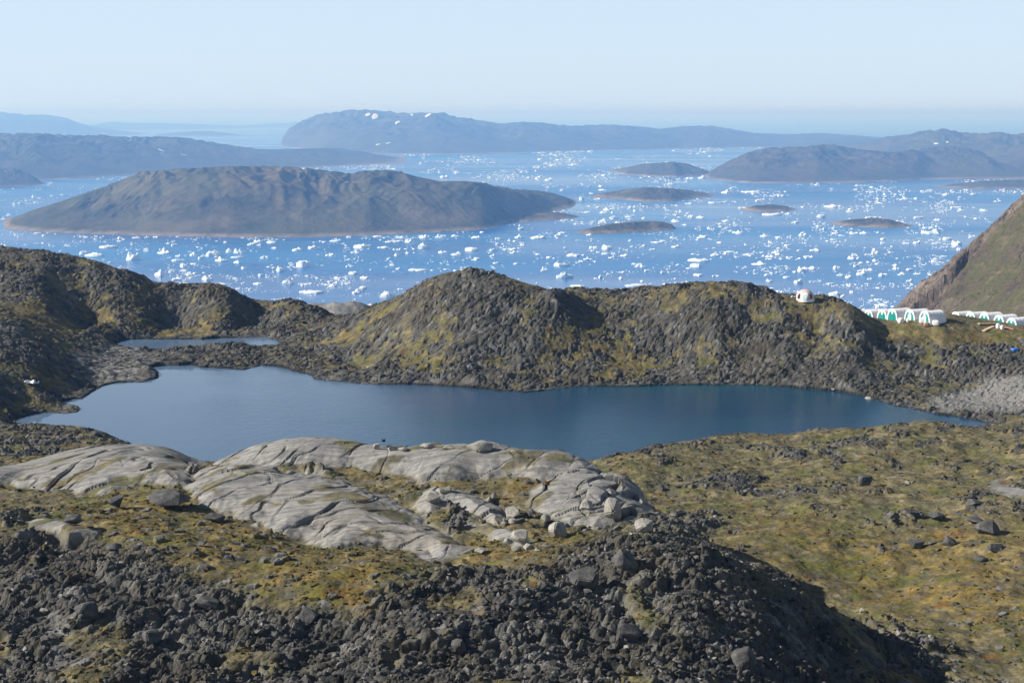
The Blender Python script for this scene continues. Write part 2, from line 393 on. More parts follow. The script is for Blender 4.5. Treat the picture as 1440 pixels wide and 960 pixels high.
# ------------------------------------------------------------------ materials
class NT:
    def __init__(s, name):
        s.m = bpy.data.materials.new(name); s.m.use_nodes = True; s.t = s.m.node_tree
        s.b = s.t.nodes['Principled BSDF']
    def n(s, typ, **kw):
        nd = s.t.nodes.new(typ)
        for k, v in kw.items():
            if k in nd.inputs.keys(): s.put(nd.inputs[k], v)
            else: setattr(nd, k, v)
        return nd
    def put(s, sock, v):
        if isinstance(v, bpy.types.NodeSocket): s.t.links.new(v, sock)
        else: sock.default_value = v
    def mix(s, f, a, b, blend='MIX'):
        nd = s.t.nodes.new('ShaderNodeMix'); nd.data_type = 'RGBA'; nd.blend_type = blend
        s.put(nd.inputs[0], f)
        for i, c in ((6, a), (7, b)):
            s.put(nd.inputs[i], c if isinstance(c, bpy.types.NodeSocket) else (*c, 1) if len(c) == 3 else c)
        return nd.outputs[2]
    def ramp(s, x, *stops):
        nd = s.t.nodes.new('ShaderNodeValToRGB'); s.put(nd.inputs[0], x)
        el = nd.color_ramp.elements
        while len(el) < len(stops): el.new(0.5)
        for e, (p, c) in zip(el, stops):
            e.position = p; e.color = (*c, 1) if isinstance(c, tuple) else (c, c, c, 1)
        return nd.outputs[0]
    def math(s, op, a, b=0.0, clamp=False):
        nd = s.t.nodes.new('ShaderNodeMath'); nd.operation = op; nd.use_clamp = clamp
        s.put(nd.inputs[0], a); s.put(nd.inputs[1], b); return nd.outputs[0]
    def noise(s, scale, detail=4, rough=.55, vec=None, dist=0.0):
        nd = s.n('ShaderNodeTexNoise'); nd.inputs['Scale'].default_value = scale; nd.inputs['Detail'].default_value = detail
        nd.inputs['Roughness'].default_value = rough; nd.inputs['Distortion'].default_value = dist
        s.t.links.new(vec or s.obj(), nd.inputs['Vector']); return nd.outputs['Fac']
    def obj(s):
        if not hasattr(s, '_o'): s._o = s.n('ShaderNodeTexCoord').outputs['Object']
        return s._o
    def mapped(s, sx, sy, sz, rz=0):
        nd = s.n('ShaderNodeMapping'); s.t.links.new(s.obj(), nd.inputs[0])
        nd.inputs['Scale'].default_value = (sx, sy, sz); nd.inputs['Rotation'].default_value = (0, 0, rz); return nd.outputs[0]
    def attr(s, nm):
        return s.n('ShaderNodeAttribute', attribute_name=nm)
    def set(s, **kw):
        for k, v in kw.items():
            k = {'color': 'Base Color', 'rough': 'Roughness', 'spec': 'Specular IOR Level', 'metal': 'Metallic'}.get(k, k)
            if isinstance(v, tuple) and len(v) == 3: v = (*v, 1)
            s.put(s.b.inputs[k], v)
        return s.m
    def bump(s, h, strength=.5, dist=.1):
        nd = s.n('ShaderNodeBump'); nd.inputs['Strength'].default_value = strength; nd.inputs['Distance'].default_value = dist
        s.t.links.new(h, nd.inputs['Height']); s.t.links.new(nd.outputs[0], s.b.inputs['Normal'])

def ground_material():
    m = NT('tundra_and_rock')
    A = m.attr('cover'); B = m.attr('tint')
    sa = m.n('ShaderNodeSeparateColor'); m.t.links.new(A.outputs['Color'], sa.inputs[0])
    sb = m.n('ShaderNodeSeparateColor'); m.t.links.new(B.outputs['Color'], sb.inputs[0])
    rock_a, slab_a, gold_a = sa.outputs; rnd, crack, pale_a = sb.outputs
    wet = A.outputs['Alpha']
    nf = m.noise(2.6, 5, .65); nm = m.noise(.5, 5, .6); nl = m.noise(.11, 4, .6); nd = m.noise(9, 3, .6)
    # grass and heath
    g1 = m.ramp(nm, (.30, (.050, .048, .022)), (.45, (.112, .098, .046)), (.57, (.195, .162, .080)), (.74, (.31, .258, .142)))
    g2 = m.ramp(nm, (.30, (.078, .061, .018)), (.46, (.165, .119, .031)), (.60, (.235, .170, .052)), (.8, (.33, .248, .10)))
    gcol = m.mix(gold_a, g1, g2)
    green = m.math('MULTIPLY', m.ramp(m.noise(.23, 4, .6), (.50, 0.0), (.62, 1.0)), .6)
    gcol = m.mix(green, gcol, (.098, .112, .018))
    rust = m.math('MULTIPLY', m.ramp(m.noise(.34, 5, .65), (.57, 0.0), (.67, 1.0)), .65)
    gcol = m.mix(rust, gcol, (.165, .075, .022))
    gcol = m.mix(m.math('MULTIPLY', m.ramp(m.noise(.8, 5, .7), (.48, 0.0), (.60, 1.0)), .7), gcol, (.098, .093, .080))
    gcol = m.mix(1.0, gcol, m.ramp(nf, (.25, .55), (.5, 1.0), (.75, 1.5)), 'MULTIPLY')
    # dark fractured rock
    rc = m.ramp(rnd, (0, (.026, .025, .024)), (.35, (.068, .066, .063)), (.7, (.120, .116, .110)), (1, (.235, .228, .212)))
    rc = m.mix(m.ramp(nm, (.42, 0.0), (.62, .5)), rc, (.096, .086, .054))
    rc = m.mix(m.math('MULTIPLY', m.ramp(nl, (.5, 0.0), (.66, 1.0)), .45), rc, (.092, .074, .052))
    rc = m.mix(1.0, rc, m.ramp(nd, (.25, .62), (.5, 1.0), (.75, 1.42)), 'MULTIPLY')
    rc = m.mix(pale_a, rc, m.ramp(nf, (.3, (.14, .137, .128)), (.7, (.29, .282, .262))))
    # pale smooth slabs
    st = m.noise(1.0, 6, .68, m.mapped(.22, 2.0, 1, math.radians(38)))
    sc = m.ramp(st, (.30, (.120, .117, .112)), (.43, (.205, .199, .189)), (.55, (.285, .274, .255)), (.78, (.41, .385, .34)))
    sc = m.mix(m.math('MULTIPLY', m.ramp(nl, (.52, 0.0), (.66, 1.0)), .3), sc, (.33, .28, .215))
    sc = m.mix(m.ramp(m.noise(1.3, 5, .7), (.56, 0.0), (.68, .5)), sc, (.125, .122, .114))
    sc = m.mix(1.0, sc, m.ramp(nd, (.25, .8), (.75, 1.2)), 'MULTIPLY')
    sc = m.mix(m.math('MULTIPLY', crack, .75), sc, (.055, .052, .044))
    col = m.mix(rock_a, gcol, rc)
    col = m.mix(slab_a, col, sc)
    col = m.mix(m.math('MULTIPLY', wet, .8), col, (.022, .024, .021))
    h = m.math('ADD', m.math('MULTIPLY', nf, .7), m.math('MULTIPLY', nd, .35))
    m.bump(h, .55, .16)
    return m.set(color=col, rough=.92, spec=.15)

def simple(name, col, rough=.6, spec=.3, var=.12, scale=3.0, metal=0.0):
    m = NT(name); nz = m.noise(scale, 4, .6)
    c = m.mix(1.0, col, m.ramp(nz, (.3, 1 - var), (.7, 1 + var)), 'MULTIPLY')
    return m.set(color=c, rough=rough, spec=spec, metal=metal)

def island_material(name, a, b, c, sc=1.0):
    m = NT(name)
    n1 = m.noise(.006 * sc, 6, .65); n2 = m.noise(.03 * sc, 5, .65); n3 = m.noise(.0035 * sc, 5, .6)
    col = m.ramp(n1, (.38, a), (.5, b), (.61, c))
    col = m.mix(m.ramp(n2, (.42, 0.0), (.68, .65)), col, (.125, .108, .085))
    col = m.mix(m.ramp(n3, (.45, 0.0), (.6, .55)), col, (.080, .092, .045))
    geo = m.n('ShaderNodeSeparateXYZ'); m.t.links.new(m.obj(), geo.inputs[0])
    rim = m.math('MULTIPLY', m.ramp(m.math('DIVIDE', geo.outputs[2], 9.0), (0.25, 1.0), (.8, 0.0)), m.ramp(n2, (.35, .25), (.6, .95)))
    col = m.mix(rim, col, (.30, .245, .19))
    m.bump(n2, .8, 8.0)
    return m.set(color=col, rough=.95, spec=.1)

def water_material(name, deep, shallow=None, lake=True):
    m = NT(name)
    if lake:
        n1 = m.noise(.9, 4, .6, m.mapped(.8, 1.5, 1)); n2 = m.noise(.028, 4, .55, m.mapped(.6, 1.6, 1)); n3 = m.noise(4.0, 3, .6)
        col = m.mix(m.ramp(n2, (.42, 0.0), (.66, 1.0)), deep, shallow)
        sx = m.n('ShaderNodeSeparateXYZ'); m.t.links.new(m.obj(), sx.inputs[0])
        wind = m.n('ShaderNodeMapRange', interpolation_type='SMOOTHSTEP'); m.t.links.new(m.math('ADD', sx.outputs[0], m.math('MULTIPLY', n2, 26.0)), wind.inputs[0])
        wind.inputs[1].default_value = -52; wind.inputs[2].default_value = -26; wind.inputs[3].default_value = .04; wind.inputs[4].default_value = 1.0
        sky_sheen = m.n('ShaderNodeMapRange', interpolation_type='SMOOTHSTEP'); m.t.links.new(m.math('ADD', sx.outputs[0], m.math('MULTIPLY', n2, 30.0)), sky_sheen.inputs[0])
        sky_sheen.inputs[1].default_value = -40; sky_sheen.inputs[2].default_value = 34; sky_sheen.inputs[3].default_value = 1.0; sky_sheen.inputs[4].default_value = 0.0
        col = m.mix(sky_sheen.outputs[0], col, (.115, .180, .280))  # pale sky reflection painted into the water colour, stronger towards the left
        hgt = m.math('MULTIPLY', m.math('ADD', n1, m.math('MULTIPLY', n3, .35)), wind.outputs[0])
        m.bump(hgt, .14, .3)
        rough = m.math('ADD', m.math('MULTIPLY', wind.outputs[0], .10), .04)
        return m.set(color=col, rough=rough, spec=.5, IOR=1.33)
    n1 = m.noise(.0016, 5, .6, m.mapped(.5, 1.7, 1)); n2 = m.noise(.05, 5, .65)
    n4 = m.noise(.0007, 3, .6, m.mapped(.35, 2.2, 1, .08))
    col = m.mix(m.ramp(n1, (.40, 0.0), (.62, 1.0)), deep, shallow)
    rough = m.ramp(m.math('ADD', m.math('MULTIPLY', n1, .5), m.math('MULTIPLY', n4, .5)), (.40, .16), (.50, .26), (.62, .40))
    m.bump(n2, .25, 1.2)
    return m.set(color=col, rough=rough, spec=.5, IOR=1.33)

M_ground = ground_material()
M_hill = NT('mountainside_heath')
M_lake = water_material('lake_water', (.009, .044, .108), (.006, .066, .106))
M_pond = water_material('pond_water', (.10, .14, .20), (.12, .16, .22))
M_sea = water_material('sea_water', (.010, .115, .38), (.055, .225, .50), lake=False)
M_heath = NT('heath_cushions')
_a = M_heath.attr('tone')
_c = M_heath.ramp(_a.outputs['Fac'], (0, (.030, .032, .014)), (.35, (.070, .066, .026)), (.6, (.125, .096, .036)), (.8, (.12, .066, .028)), (1, (.22, .18, .095)))
_c = M_heath.mix(1.0, _c, M_heath.ramp(M_heath.noise(7, 4, .6), (.3, .6), (.7, 1.4)), 'MULTIPLY')
M_heath = M_heath.set(color=_c, rough=.95, spec=.1)
M_rubble = NT('rubble_stone')
_a = M_rubble.attr('tone')
_c = M_rubble.ramp(_a.outputs['Fac'], (0, (.030, .029, .028)), (.5, (.085, .082, .078)), (.85, (.155, .150, .142)), (1, (.29, .28, .26)))
_c = M_rubble.mix(1.0, _c, M_rubble.ramp(M_rubble.noise(5, 4, .6), (.3, .7), (.7, 1.35)), 'MULTIPLY')
M_rubble = M_rubble.set(color=_c, rough=.92, spec=.15)

# ------------------------------------------------------------------ the ground object
wetm = sstep(.55, .1, shore) * sstep(-1.5, -.2, shore) * (Z < LAKE + 1.2) * (Y2 > 150)
tone = fbm(X2 / 14, Y2 / 10, 140, 4)
rr_ = np.clip(.34 * tone + .45 * r1 + .55 * r2 * .7 + .3 * r3 - .12, 0, 1)
rr_ = np.where(stone > .3, .75 + .25 * r1, rr_)
rock_c = np.clip(np.maximum(rock, np.where(gr > .3, sstep(.15, .4, stone), 0)) * (1 - path), 0, 1)
cover = np.stack([rock_c, slab_c, np.clip(golds * (.75 + .9 * np.clip(n2 + n4, -.5, .5)) + .0 * meadow, 0, 1), wetm], -1)
tint = np.stack([rr_, crackm, np.clip(np.maximum(np.maximum(pale * .9, gravel * sstep(.35, .7, r2)), np.maximum(path, fines * .55)), 0, 1), np.ones_like(Z)], -1)
cover[..., 0] = np.maximum(cover[..., 0], path)
grid_mesh('ground', X2, Y2, Z, M_ground, {'cover': cover, 'tint': tint})

def land_z(x, y):
    s = x / y; i = np.clip(np.searchsorted(S, s) , 1, C_ - 1); j = np.clip(np.searchsorted(DD, y), 1, R_ - 1)
    a = (s - S[i - 1]) / (S[i] - S[i - 1]); b = (y - DD[j - 1]) / (DD[j] - DD[j - 1])
    return (Z[j - 1, i - 1] * (1 - a) + Z[j - 1, i] * a) * (1 - b) + (Z[j, i - 1] * (1 - a) + Z[j, i] * a) * b
def hit(u, v, d0=46, d1=320):
    s, k = sk(u, v); s = float(s); k = float(k)
    i = int(np.clip(np.searchsorted(S, s), 1, C_ - 1))
    g = CAMZ + k * DD - (Z[:, i - 1] + Z[:, i]) / 2
    ok = np.where((g <= 0) & (DD >= d0) & (DD <= d1))[0]
    if len(ok): j = ok[0]
    else:
        w = np.where((DD >= d0) & (DD <= d1))[0]; j = w[int(np.argmin(g[w]))]
    D = DD[j]; return s * D, D, float(Z[j, i])
def px_m(D): return D / F           # metres covered by one photo pixel at distance D

# ------------------------------------------------------------------ rubble, merged (uncountable)
def hull_template(seed, npts=11):
    r = random.Random(seed); bm = bmesh.new()
    for _ in range(npts):
        p = Vector((r.gauss(0, 1), r.gauss(0, 1), r.gauss(0, 1))).normalized()
        bm.verts.new((p.x * r.uniform(.75, 1.1), p.y * r.uniform(.6, 1.0), p.z * r.uniform(.5, .85)))
    res = bmesh.ops.convex_hull(bm, input=bm.verts[:])
    junk = [e for e in res['geom_interior'] if isinstance(e, bmesh.types.BMVert)]
    bmesh.ops.delete(bm, geom=junk, context='VERTS')
    bmesh.ops.triangulate(bm, faces=bm.faces[:]); bmesh.ops.recalc_face_normals(bm, faces=bm.faces[:])
    bm.verts.ensure_lookup_table()
    V = np.array([v.co[:] for v in bm.verts]); Fc = np.array([[v.index for v in f.verts] for f in bm.faces])
    bm.free(); return V, Fc
TEMPL = [hull_template(100 + i) for i in range(10)]
def scatter(name, N, weight, size, mat, sink=.25, label=None):
    W = weight * (D2 > 46) * (D2 < 305) * (np.abs(s2) < .5)
    # equal chance per sheet cell in view
    w = W.ravel(); c = np.cumsum(w); idx = np.searchsorted(c, rng.random(N) * c[-1])
    xs = X2.ravel()[idx]; ys = Y2.ravel()[idx]; zs = Z.ravel()[idx]
    xs = xs + rng.normal(0, .15, N); VV = []; FF = []; TT = []; off = 0
    for i in range(N):
        V, Fc = TEMPL[rng.integers(len(TEMPL))]
        r = size(ys[i]) * (0.45 + rng.random() ** 3 * 1.6)
        a, b = rng.random(2) * 6.283; tl = rng.normal(0, .35)
        ca, sa_ = math.cos(a), math.sin(a); ct, st_ = math.cos(tl), math.sin(tl)
        p = V * r * np.array([1, rng.uniform(.7, 1), rng.uniform(.6, 1)])
        p = np.stack([p[:, 0], p[:, 1] * ct - p[:, 2] * st_, p[:, 1] * st_ + p[:, 2] * ct], 1)
        p = np.stack([p[:, 0] * ca - p[:, 1] * sa_, p[:, 0] * sa_ + p[:, 1] * ca, p[:, 2]], 1)
        VV.append(p + np.array([xs[i], ys[i], zs[i] + r * (.35 - sink)])); FF.append(Fc + off); off += len(V)
        TT.append(np.full(len(V), np.clip(rng.normal(.5, .22), 0, 1)))
    o = raw_mesh(name, np.concatenate(VV), np.concatenate(FF), mat, attr=np.concatenate(TT))
    o['kind'] = 'stuff'; return o
wr = np.clip(rock, 0, 1) ** 2 * (shore > -.2) * (1 - camp) * (.25 + .75 * sstep(-.25, .3, n2 + n1 * .5))
scatter('rubble', 26000, wr * (1 - .85 * farw), lambda D: .11 + .0006 * D, M_rubble)
scatter('loose_stones', 1300, gr * (shore > .5) * (1 - camp) * (.1 + sstep(0, .4, n1)), lambda D: .13 + .0008 * D, M_rubble)

scatter('heath_cushions', 16000, gr * (1 - .6 * meadow * sstep(150, 130, Y2)) * (shore > .5) * (Y2 < 200) * (.15 + sstep(-.2, .3, n2 + n4)), lambda D: .10 + .0008 * D, M_heath, .45)

# ------------------------------------------------------------------ water
def sheet(name, poly, z, mat):
    bm = bmesh.new(); bm.faces.new([bm.verts.new((x, y, z)) for x, y in poly])
    me = bpy.data.meshes.new(name); bm.to_mesh(me); bm.free(); me.materials.append(mat)
    o = bpy.data.objects.new(name, me); COL.objects.link(o); o['kind'] = 'structure'; return o
lp = np.array(lake_poly); pp = np.array(pond_poly)
def rect(P, m): return [(P[:, 0].min() - m, P[:, 1].min() - m), (P[:, 0].max() + m, P[:, 1].min() - m), (P[:, 0].max() + m, P[:, 1].max() + m), (P[:, 0].min() - m, P[:, 1].max() + m)]
def grown(P, m):
    """outline pushed outward so the water runs under the bank"""
    P = np.array(P); out = []
    area = 0.5 * np.sum(P[:, 0] * np.roll(P[:, 1], -1) - np.roll(P[:, 0], -1) * P[:, 1])
    sg = 1 if area > 0 else -1
    for i in range(len(P)):
        t = P[(i + 1) % len(P)] - P[i - 1]; t = t / (np.linalg.norm(t) + 1e-9)
        out.append((P[i][0] + sg * t[1] * m, P[i][1] - sg * t[0] * m))
    return out
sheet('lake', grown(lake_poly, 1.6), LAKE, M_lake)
sheet('pond', grown(pond_poly, 1.4), POND, M_pond)
sheet('sea', [(-42000, 400), (42000, 400), (42000, 75000), (-42000, 75000)], 0.0, M_sea)

# ------------------------------------------------------------------ islands and far coasts
ISL = []
def interp(poly, u): return np.interp(u, [p[0] for p in poly], [p[1] for p in poly])
def island(name, top, bot, depth, mat, nu=260, nw=70, rough=.16, seed=0, ridge=.55, nsc=1.0):
    u0 = max(top[0][0], bot[0][0]); u1 = min(top[-1][0], bot[-1][0])
    uu = np.linspace(u0, u1, nu); vt = interp(top, uu); vb = interp(bot, uu)
    vt = np.minimum(vt, vb - .3)
    s_, kb = sk(uu, vb); Df = -CAMZ / kb
    kn = max(3, nu // 16) | 1; ker = np.hanning(kn + 2)[1:-1]; ker /= ker.sum()
    sm = lambda q: np.convolve(np.pad(q, kn // 2, mode='reflect', reflect_type='odd'), ker, 'valid')
    Df = sm(Df)
    _, kt = sk(uu, vt)
    hpx = np.maximum(sm(vb - vt), 0)
    dep = depth * Df * (0.25 + .75 * np.clip(hpx / max(hpx.max(), 1), 0, 1))
    w = np.linspace(0, 1, nw)
    D = Df[None] + dep[None] * w[:, None]
    Dr = Df + dep * ridge
    zr = np.maximum(CAMZ + kt * Dr, 1.5)
    prof = np.where(w < ridge, np.sin(np.clip(w / ridge, 0, 1) * math.pi / 2) ** 1.12, np.cos(np.clip((w - ridge) / (1 - ridge), 0, 1) * math.pi / 2) ** .8)
    sg, _ = np.broadcast_arrays(s_[None], D); X = sg * D
    L = max(zr.max(), 20) * 2.6 * nsc
    nz = fbm(X / L, D / L, 300 + seed, 5, .55); wp = fbm(X / (L * 1.3), D / (L * 1.3), 380 + seed, 3) * L * .8; rd = 1 - np.abs(fbm((X + wp) / (L * .7), (D - wp) / (L * 1.6), 340 + seed, 4, .5)) * 1.7
    lim = prof[:, None] * zr[None]
    zz = lim * (1 + rough * (nz * 2.3 + (rd - .7) * .8) * np.sin(np.clip(w * 1.0, 0, 1) * math.pi)[:, None] ** .4)
    hum = fbm((X - wp) / (L * .42), (D + wp) / (L * .75), 420 + seed, 4, .55); hum2 = 1 - 2.2 * np.abs(fbm((X + wp) / (L * .33), D / (L * .6), 460 + seed, 3))
    zz = zz + np.minimum(lim, zr.max() * .8) * rough * (hum * 1.5 + hum2 * .28) * (np.sin(w * math.pi) ** .5)[:, None]
    kmx = ((zz - CAMZ) / D).max(0); _, kw = sk(uu, vt)
    ratio = np.clip((kw * Dr + CAMZ) / np.maximum(kmx * Dr + CAMZ, 1), .3, 1.6)
    kern = np.ones(9) / 9; ratio = np.convolve(np.pad(ratio, 4, mode='edge'), kern, 'valid')
    zz = zz * ratio[None] - .6
    zz[0] = -4; zz[-1] = -4; zz[:, 0] = -4; zz[:, -1] = -4
    ISL.append((u0, u1, bot, uu, Df, dep))
    return grid_mesh(name, X, D, zz, mat, smooth=False)

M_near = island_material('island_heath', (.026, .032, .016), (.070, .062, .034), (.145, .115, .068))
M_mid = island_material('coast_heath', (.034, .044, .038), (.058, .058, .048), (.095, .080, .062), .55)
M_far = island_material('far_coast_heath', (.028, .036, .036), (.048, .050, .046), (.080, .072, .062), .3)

island('island', [(-5,322),(8,311),(40,298),(75,287),(110,276),(150,262),(205,241),(260,237),(330,233),(400,233.5),(440,237),(480,241.5),(494,244),(514,239.5),(546,238.5),(567,241),(585,247),(618,254),(654,253.5),(677,255.5),(696,261),(721,265.5),(751,267),(778,271.5),(799,278),(806,283),(822,286),(833,288)],
       [(-5,323),(60,327),(130,329),(200,331),(280,333),(340,334),(430,334),(500,332),(580,329),(650,325),(682,323),(709,315),(740,306),(780,296.5),(833,289)], .34, M_near, 620, 150, .22, 1)
island('island', [(675,322),(700,311),(730,303),(760,299),(785,298),(802,301),(817,304.5)], [(675,324),(700,318.5),(721,313.5),(780,309.5),(817,306)], .05, M_near, 160, 40, .16, 21)
island('island', [(826,276),(850,271),(880,266),(905,263),(940,264),(970,267),(1000,273),(1015,275)], [(826,277),(880,281),(905,284),(940,284),(970,280),(1015,276)], .10, M_near, 160, 40, .14, 2)
island('island', [(808,327),(830,320),(860,314),(900,310.5),(930,311),(945,315),(952,322)], [(808,328.5),(830,329.5),(880,328),(925,325.5),(952,323)], .05, M_near, 160, 40, .14, 3)
island('island', [(1040,294),(1062,288.5),(1085,287),(1105,289),(1122,295)], [(1040,295),(1062,298),(1085,298.5),(1105,297.5),(1122,295.5)], .05, M_near, 90, 26, .14, 4)
island('island', [(1165,314),(1190,309),(1225,306),(1250,308),(1265,312),(1285,317.5)], [(1165,315),(1190,318.5),(1225,320),(1250,321),(1285,319)], .05, M_near, 120, 30, .14, 5)
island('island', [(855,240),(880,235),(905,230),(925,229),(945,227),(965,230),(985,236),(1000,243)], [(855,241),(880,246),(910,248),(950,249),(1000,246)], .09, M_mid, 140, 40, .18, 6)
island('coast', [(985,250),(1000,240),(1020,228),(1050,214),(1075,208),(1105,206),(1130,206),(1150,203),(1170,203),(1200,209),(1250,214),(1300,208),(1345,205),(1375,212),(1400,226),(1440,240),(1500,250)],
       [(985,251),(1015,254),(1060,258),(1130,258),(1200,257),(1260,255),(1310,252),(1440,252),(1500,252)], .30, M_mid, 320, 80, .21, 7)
island('coast', [(1140,208),(1180,203),(1220,199),(1250,191),(1275,189),(1295,184),(1325,181),(1350,186),(1375,188),(1400,185.5),(1425,189),(1440,186),(1520,182),(1640,176),(1760,190)],
       [(1140,214),(1300,238),(1440,246),(1760,246)], .5, M_mid, 320, 80, .21, 8)
island('islet', [(1310,263),(1345,258),(1390,253.5),(1440,252),(1520,252),(1560,260)], [(1310,264),(1380,266),(1440,266),(1560,264)], .07, M_mid, 120, 30, .15, 9)
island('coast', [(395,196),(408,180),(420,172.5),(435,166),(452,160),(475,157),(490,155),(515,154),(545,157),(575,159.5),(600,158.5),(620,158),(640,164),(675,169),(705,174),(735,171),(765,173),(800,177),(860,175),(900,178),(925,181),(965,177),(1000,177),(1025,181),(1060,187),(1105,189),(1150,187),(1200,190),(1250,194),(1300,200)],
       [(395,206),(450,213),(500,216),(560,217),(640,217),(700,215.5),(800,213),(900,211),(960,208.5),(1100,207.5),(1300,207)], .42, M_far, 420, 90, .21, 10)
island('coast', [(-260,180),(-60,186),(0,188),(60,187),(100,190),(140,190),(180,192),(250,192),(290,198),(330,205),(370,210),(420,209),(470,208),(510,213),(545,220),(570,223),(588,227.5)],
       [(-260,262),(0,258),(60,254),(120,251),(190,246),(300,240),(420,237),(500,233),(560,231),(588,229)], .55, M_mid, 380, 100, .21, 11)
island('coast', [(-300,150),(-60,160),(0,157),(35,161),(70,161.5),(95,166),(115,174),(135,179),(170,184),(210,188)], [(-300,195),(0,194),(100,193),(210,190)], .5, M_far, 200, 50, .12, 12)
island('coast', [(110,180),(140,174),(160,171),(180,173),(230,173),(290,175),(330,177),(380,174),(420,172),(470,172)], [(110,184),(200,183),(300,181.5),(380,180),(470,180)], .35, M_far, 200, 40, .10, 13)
island('islet', [(215,190),(250,186),(290,184),(320,187),(345,190.5)], [(215,192),(280,192),(345,191.5)], .12, M_far, 80, 24, .12, 14)
island('islet', [(-140,238),(-60,232),(0,235),(22,236),(40,243),(55,252),(63,259)], [(-140,266),(0,264),(40,262),(63,260)], .12, M_mid, 120, 40, .16, 15)

# rocky headland seen in the gap below the long island
bot = None
_u = np.linspace(400, 560, 120); _w = np.linspace(0, 1, 40)
_s, _k = sk(_u, np.interp(_u, [400,440,470,500,520,560], [440,428,425.5,428,434,446])); _D = 640 + 160 * _w
_sg, _Dg = np.broadcast_arrays(_s[None], _D[:, None])
_zr = CAMZ + _k * 720; _X = _sg * _Dg
_z = _zr[None] - np.abs(_w - .5)[:, None] ** 1.4 * 90 + fbm(_X / 22, _Dg / 22, 401, 4) * 5
M_head = NT('headland_rock'); _n = M_head.noise(.09, 6, .65)
M_head = M_head.set(color=M_head.ramp(_n, (.3, (.09, .085, .08)), (.55, (.20, .19, .175)), (.75, (.30, .285, .26))), rough=.95, spec=.1)
grid_mesh('headland', _X, _Dg, _z, M_head)

# ------------------------------------------------------------------ steep mountainside on the right
sil = [(1120,548),(1200,486),(1258,432),(1284,404),(1292,396),(1322,376),(1336,364),(1356,347),(1380,325),(1410,299),(1440,272),(1500,222),(1600,165),(1720,140),(1860,130)]
uu = np.concatenate([np.linspace(1120, 1450, 420), np.linspace(1452, 1860, 90)])
ss, kk = sk(uu, interp(sil, uu)); DC = 850.0
crest = CAMZ + kk * DC
Dm = np.concatenate([np.linspace(560, 690, 24)[:-1], np.linspace(690, 860, 300)[:-1], np.linspace(860, 1150, 40)])
sg, Dg = np.broadcast_arrays(ss[None], Dm[:, None]); Xm = sg * Dg
front = np.clip(DC - Dg, 0, 999); back = np.clip(Dg - DC, 0, 999)
Zm = crest[None] - front * .62 - back * .42
um, vm = pix(sg, (Zm - CAMZ) / Dg)
e = vm - interp(sil, um)
gl = np.interp(um, [1180,1270,1296,1327,1344,1363,1400,1500,1860], [40,34,27,26,20,10,9,8,8])
wob = fbm(Xm / 14, Dg / 14, 501, 3)
t = e - gl + wob * 5
gul = np.where(t < 0, np.exp(-(t / 5) ** 2), np.exp(-(t / 9) ** 2)) * sstep(1420, 1350, um)
ribs = fbm(Xm / 30 + Dg / 40, Dg / 60 - Xm / 80, 510, 5, .55)
mf, me_, mr = facets(Xm / 6, Dg / 6, 520, .7); mf2, me2, mr2 = facets(Xm / 2.4, Dg / 2.4, 530, .8)
rockm = np.clip(sstep(3, -3, t) + sstep(.1, .35, ribs) * .7 + sstep(16, 4, e) * .6, 0, 1)
Zm = Zm - gul * 7.5 + ribs * 4.2 * sstep(0, 10, e) + (mf * 1.6 + mf2 * .8) * (.25 + .75 * rockm) - .8
Zm = np.maximum(Zm, -12)
m = NT('mountainside'); A = m.attr('cover'); sa = m.n('ShaderNodeSeparateColor'); m.t.links.new(A.outputs['Color'], sa.inputs[0])
nm = m.noise(.07, 6, .65); nf = m.noise(.5, 5, .65)
gc = m.ramp(nm, (.34, (.066, .052, .040)), (.45, (.090, .074, .046)), (.55, (.080, .080, .034)), (.62, (.112, .092, .054)), (.78, (.145, .118, .09)))
rc = m.ramp(nm, (.34, (.085, .066, .052)), (.52, (.155, .122, .095)), (.72, (.22, .185, .155)))
col = m.mix(sa.outputs[0], gc, rc)
col = m.mix(1.0, col, m.ramp(nf, (.3, .65), (.7, 1.35)), 'MULTIPLY'); m.bump(nf, .6, 1.0)
M_hill = m.set(color=col, rough=.95, spec=.1)
grid_mesh('mountainside', Xm, Dg, Zm, M_hill, {'cover': np.stack([rockm, mr, mr, mr], -1)})
# ------------------------------------------------------------------ things
def tag(o, label, cat, group=None):
    o['label'] = label; o['category'] = cat
    if group: o['group'] = group
    return o
def empty(name, loc, rz=0):
    o = bpy.data.objects.new(name, None); COL.objects.link(o); o.location = loc; o.rotation_euler = (0, 0, rz); o.empty_display_size = .5
    return o
def bm_obj(name, bm, mat, parent=None, smooth=False):
    me = bpy.data.meshes.new(name); bmesh.ops.recalc_face_normals(bm, faces=bm.faces[:]); bm.to_mesh(me); bm.free()
    if smooth: me.polygons.foreach_set('use_smooth', np.ones(len(me.polygons), bool))
    me.materials.append(mat); o = bpy.data.objects.new(name, me); COL.objects.link(o)
    if parent: o.parent = parent
    return o
def box(bm, x0, x1, y0, y1, z0, z1, bev=0.0):
    r = bmesh.ops.create_cube(bm, size=1.0, matrix=Matrix.Translation(((x0 + x1) / 2, (y0 + y1) / 2, (z0 + z1) / 2)) @ Matrix.Diagonal((x1 - x0, y1 - y0, z1 - z0, 1)))
    if bev:
        es = list({e for v in r['verts'] for e in v.link_edges})
        bmesh.ops.bevel(bm, geom=es, offset=bev, segments=2, affect='EDGES')
    return bm

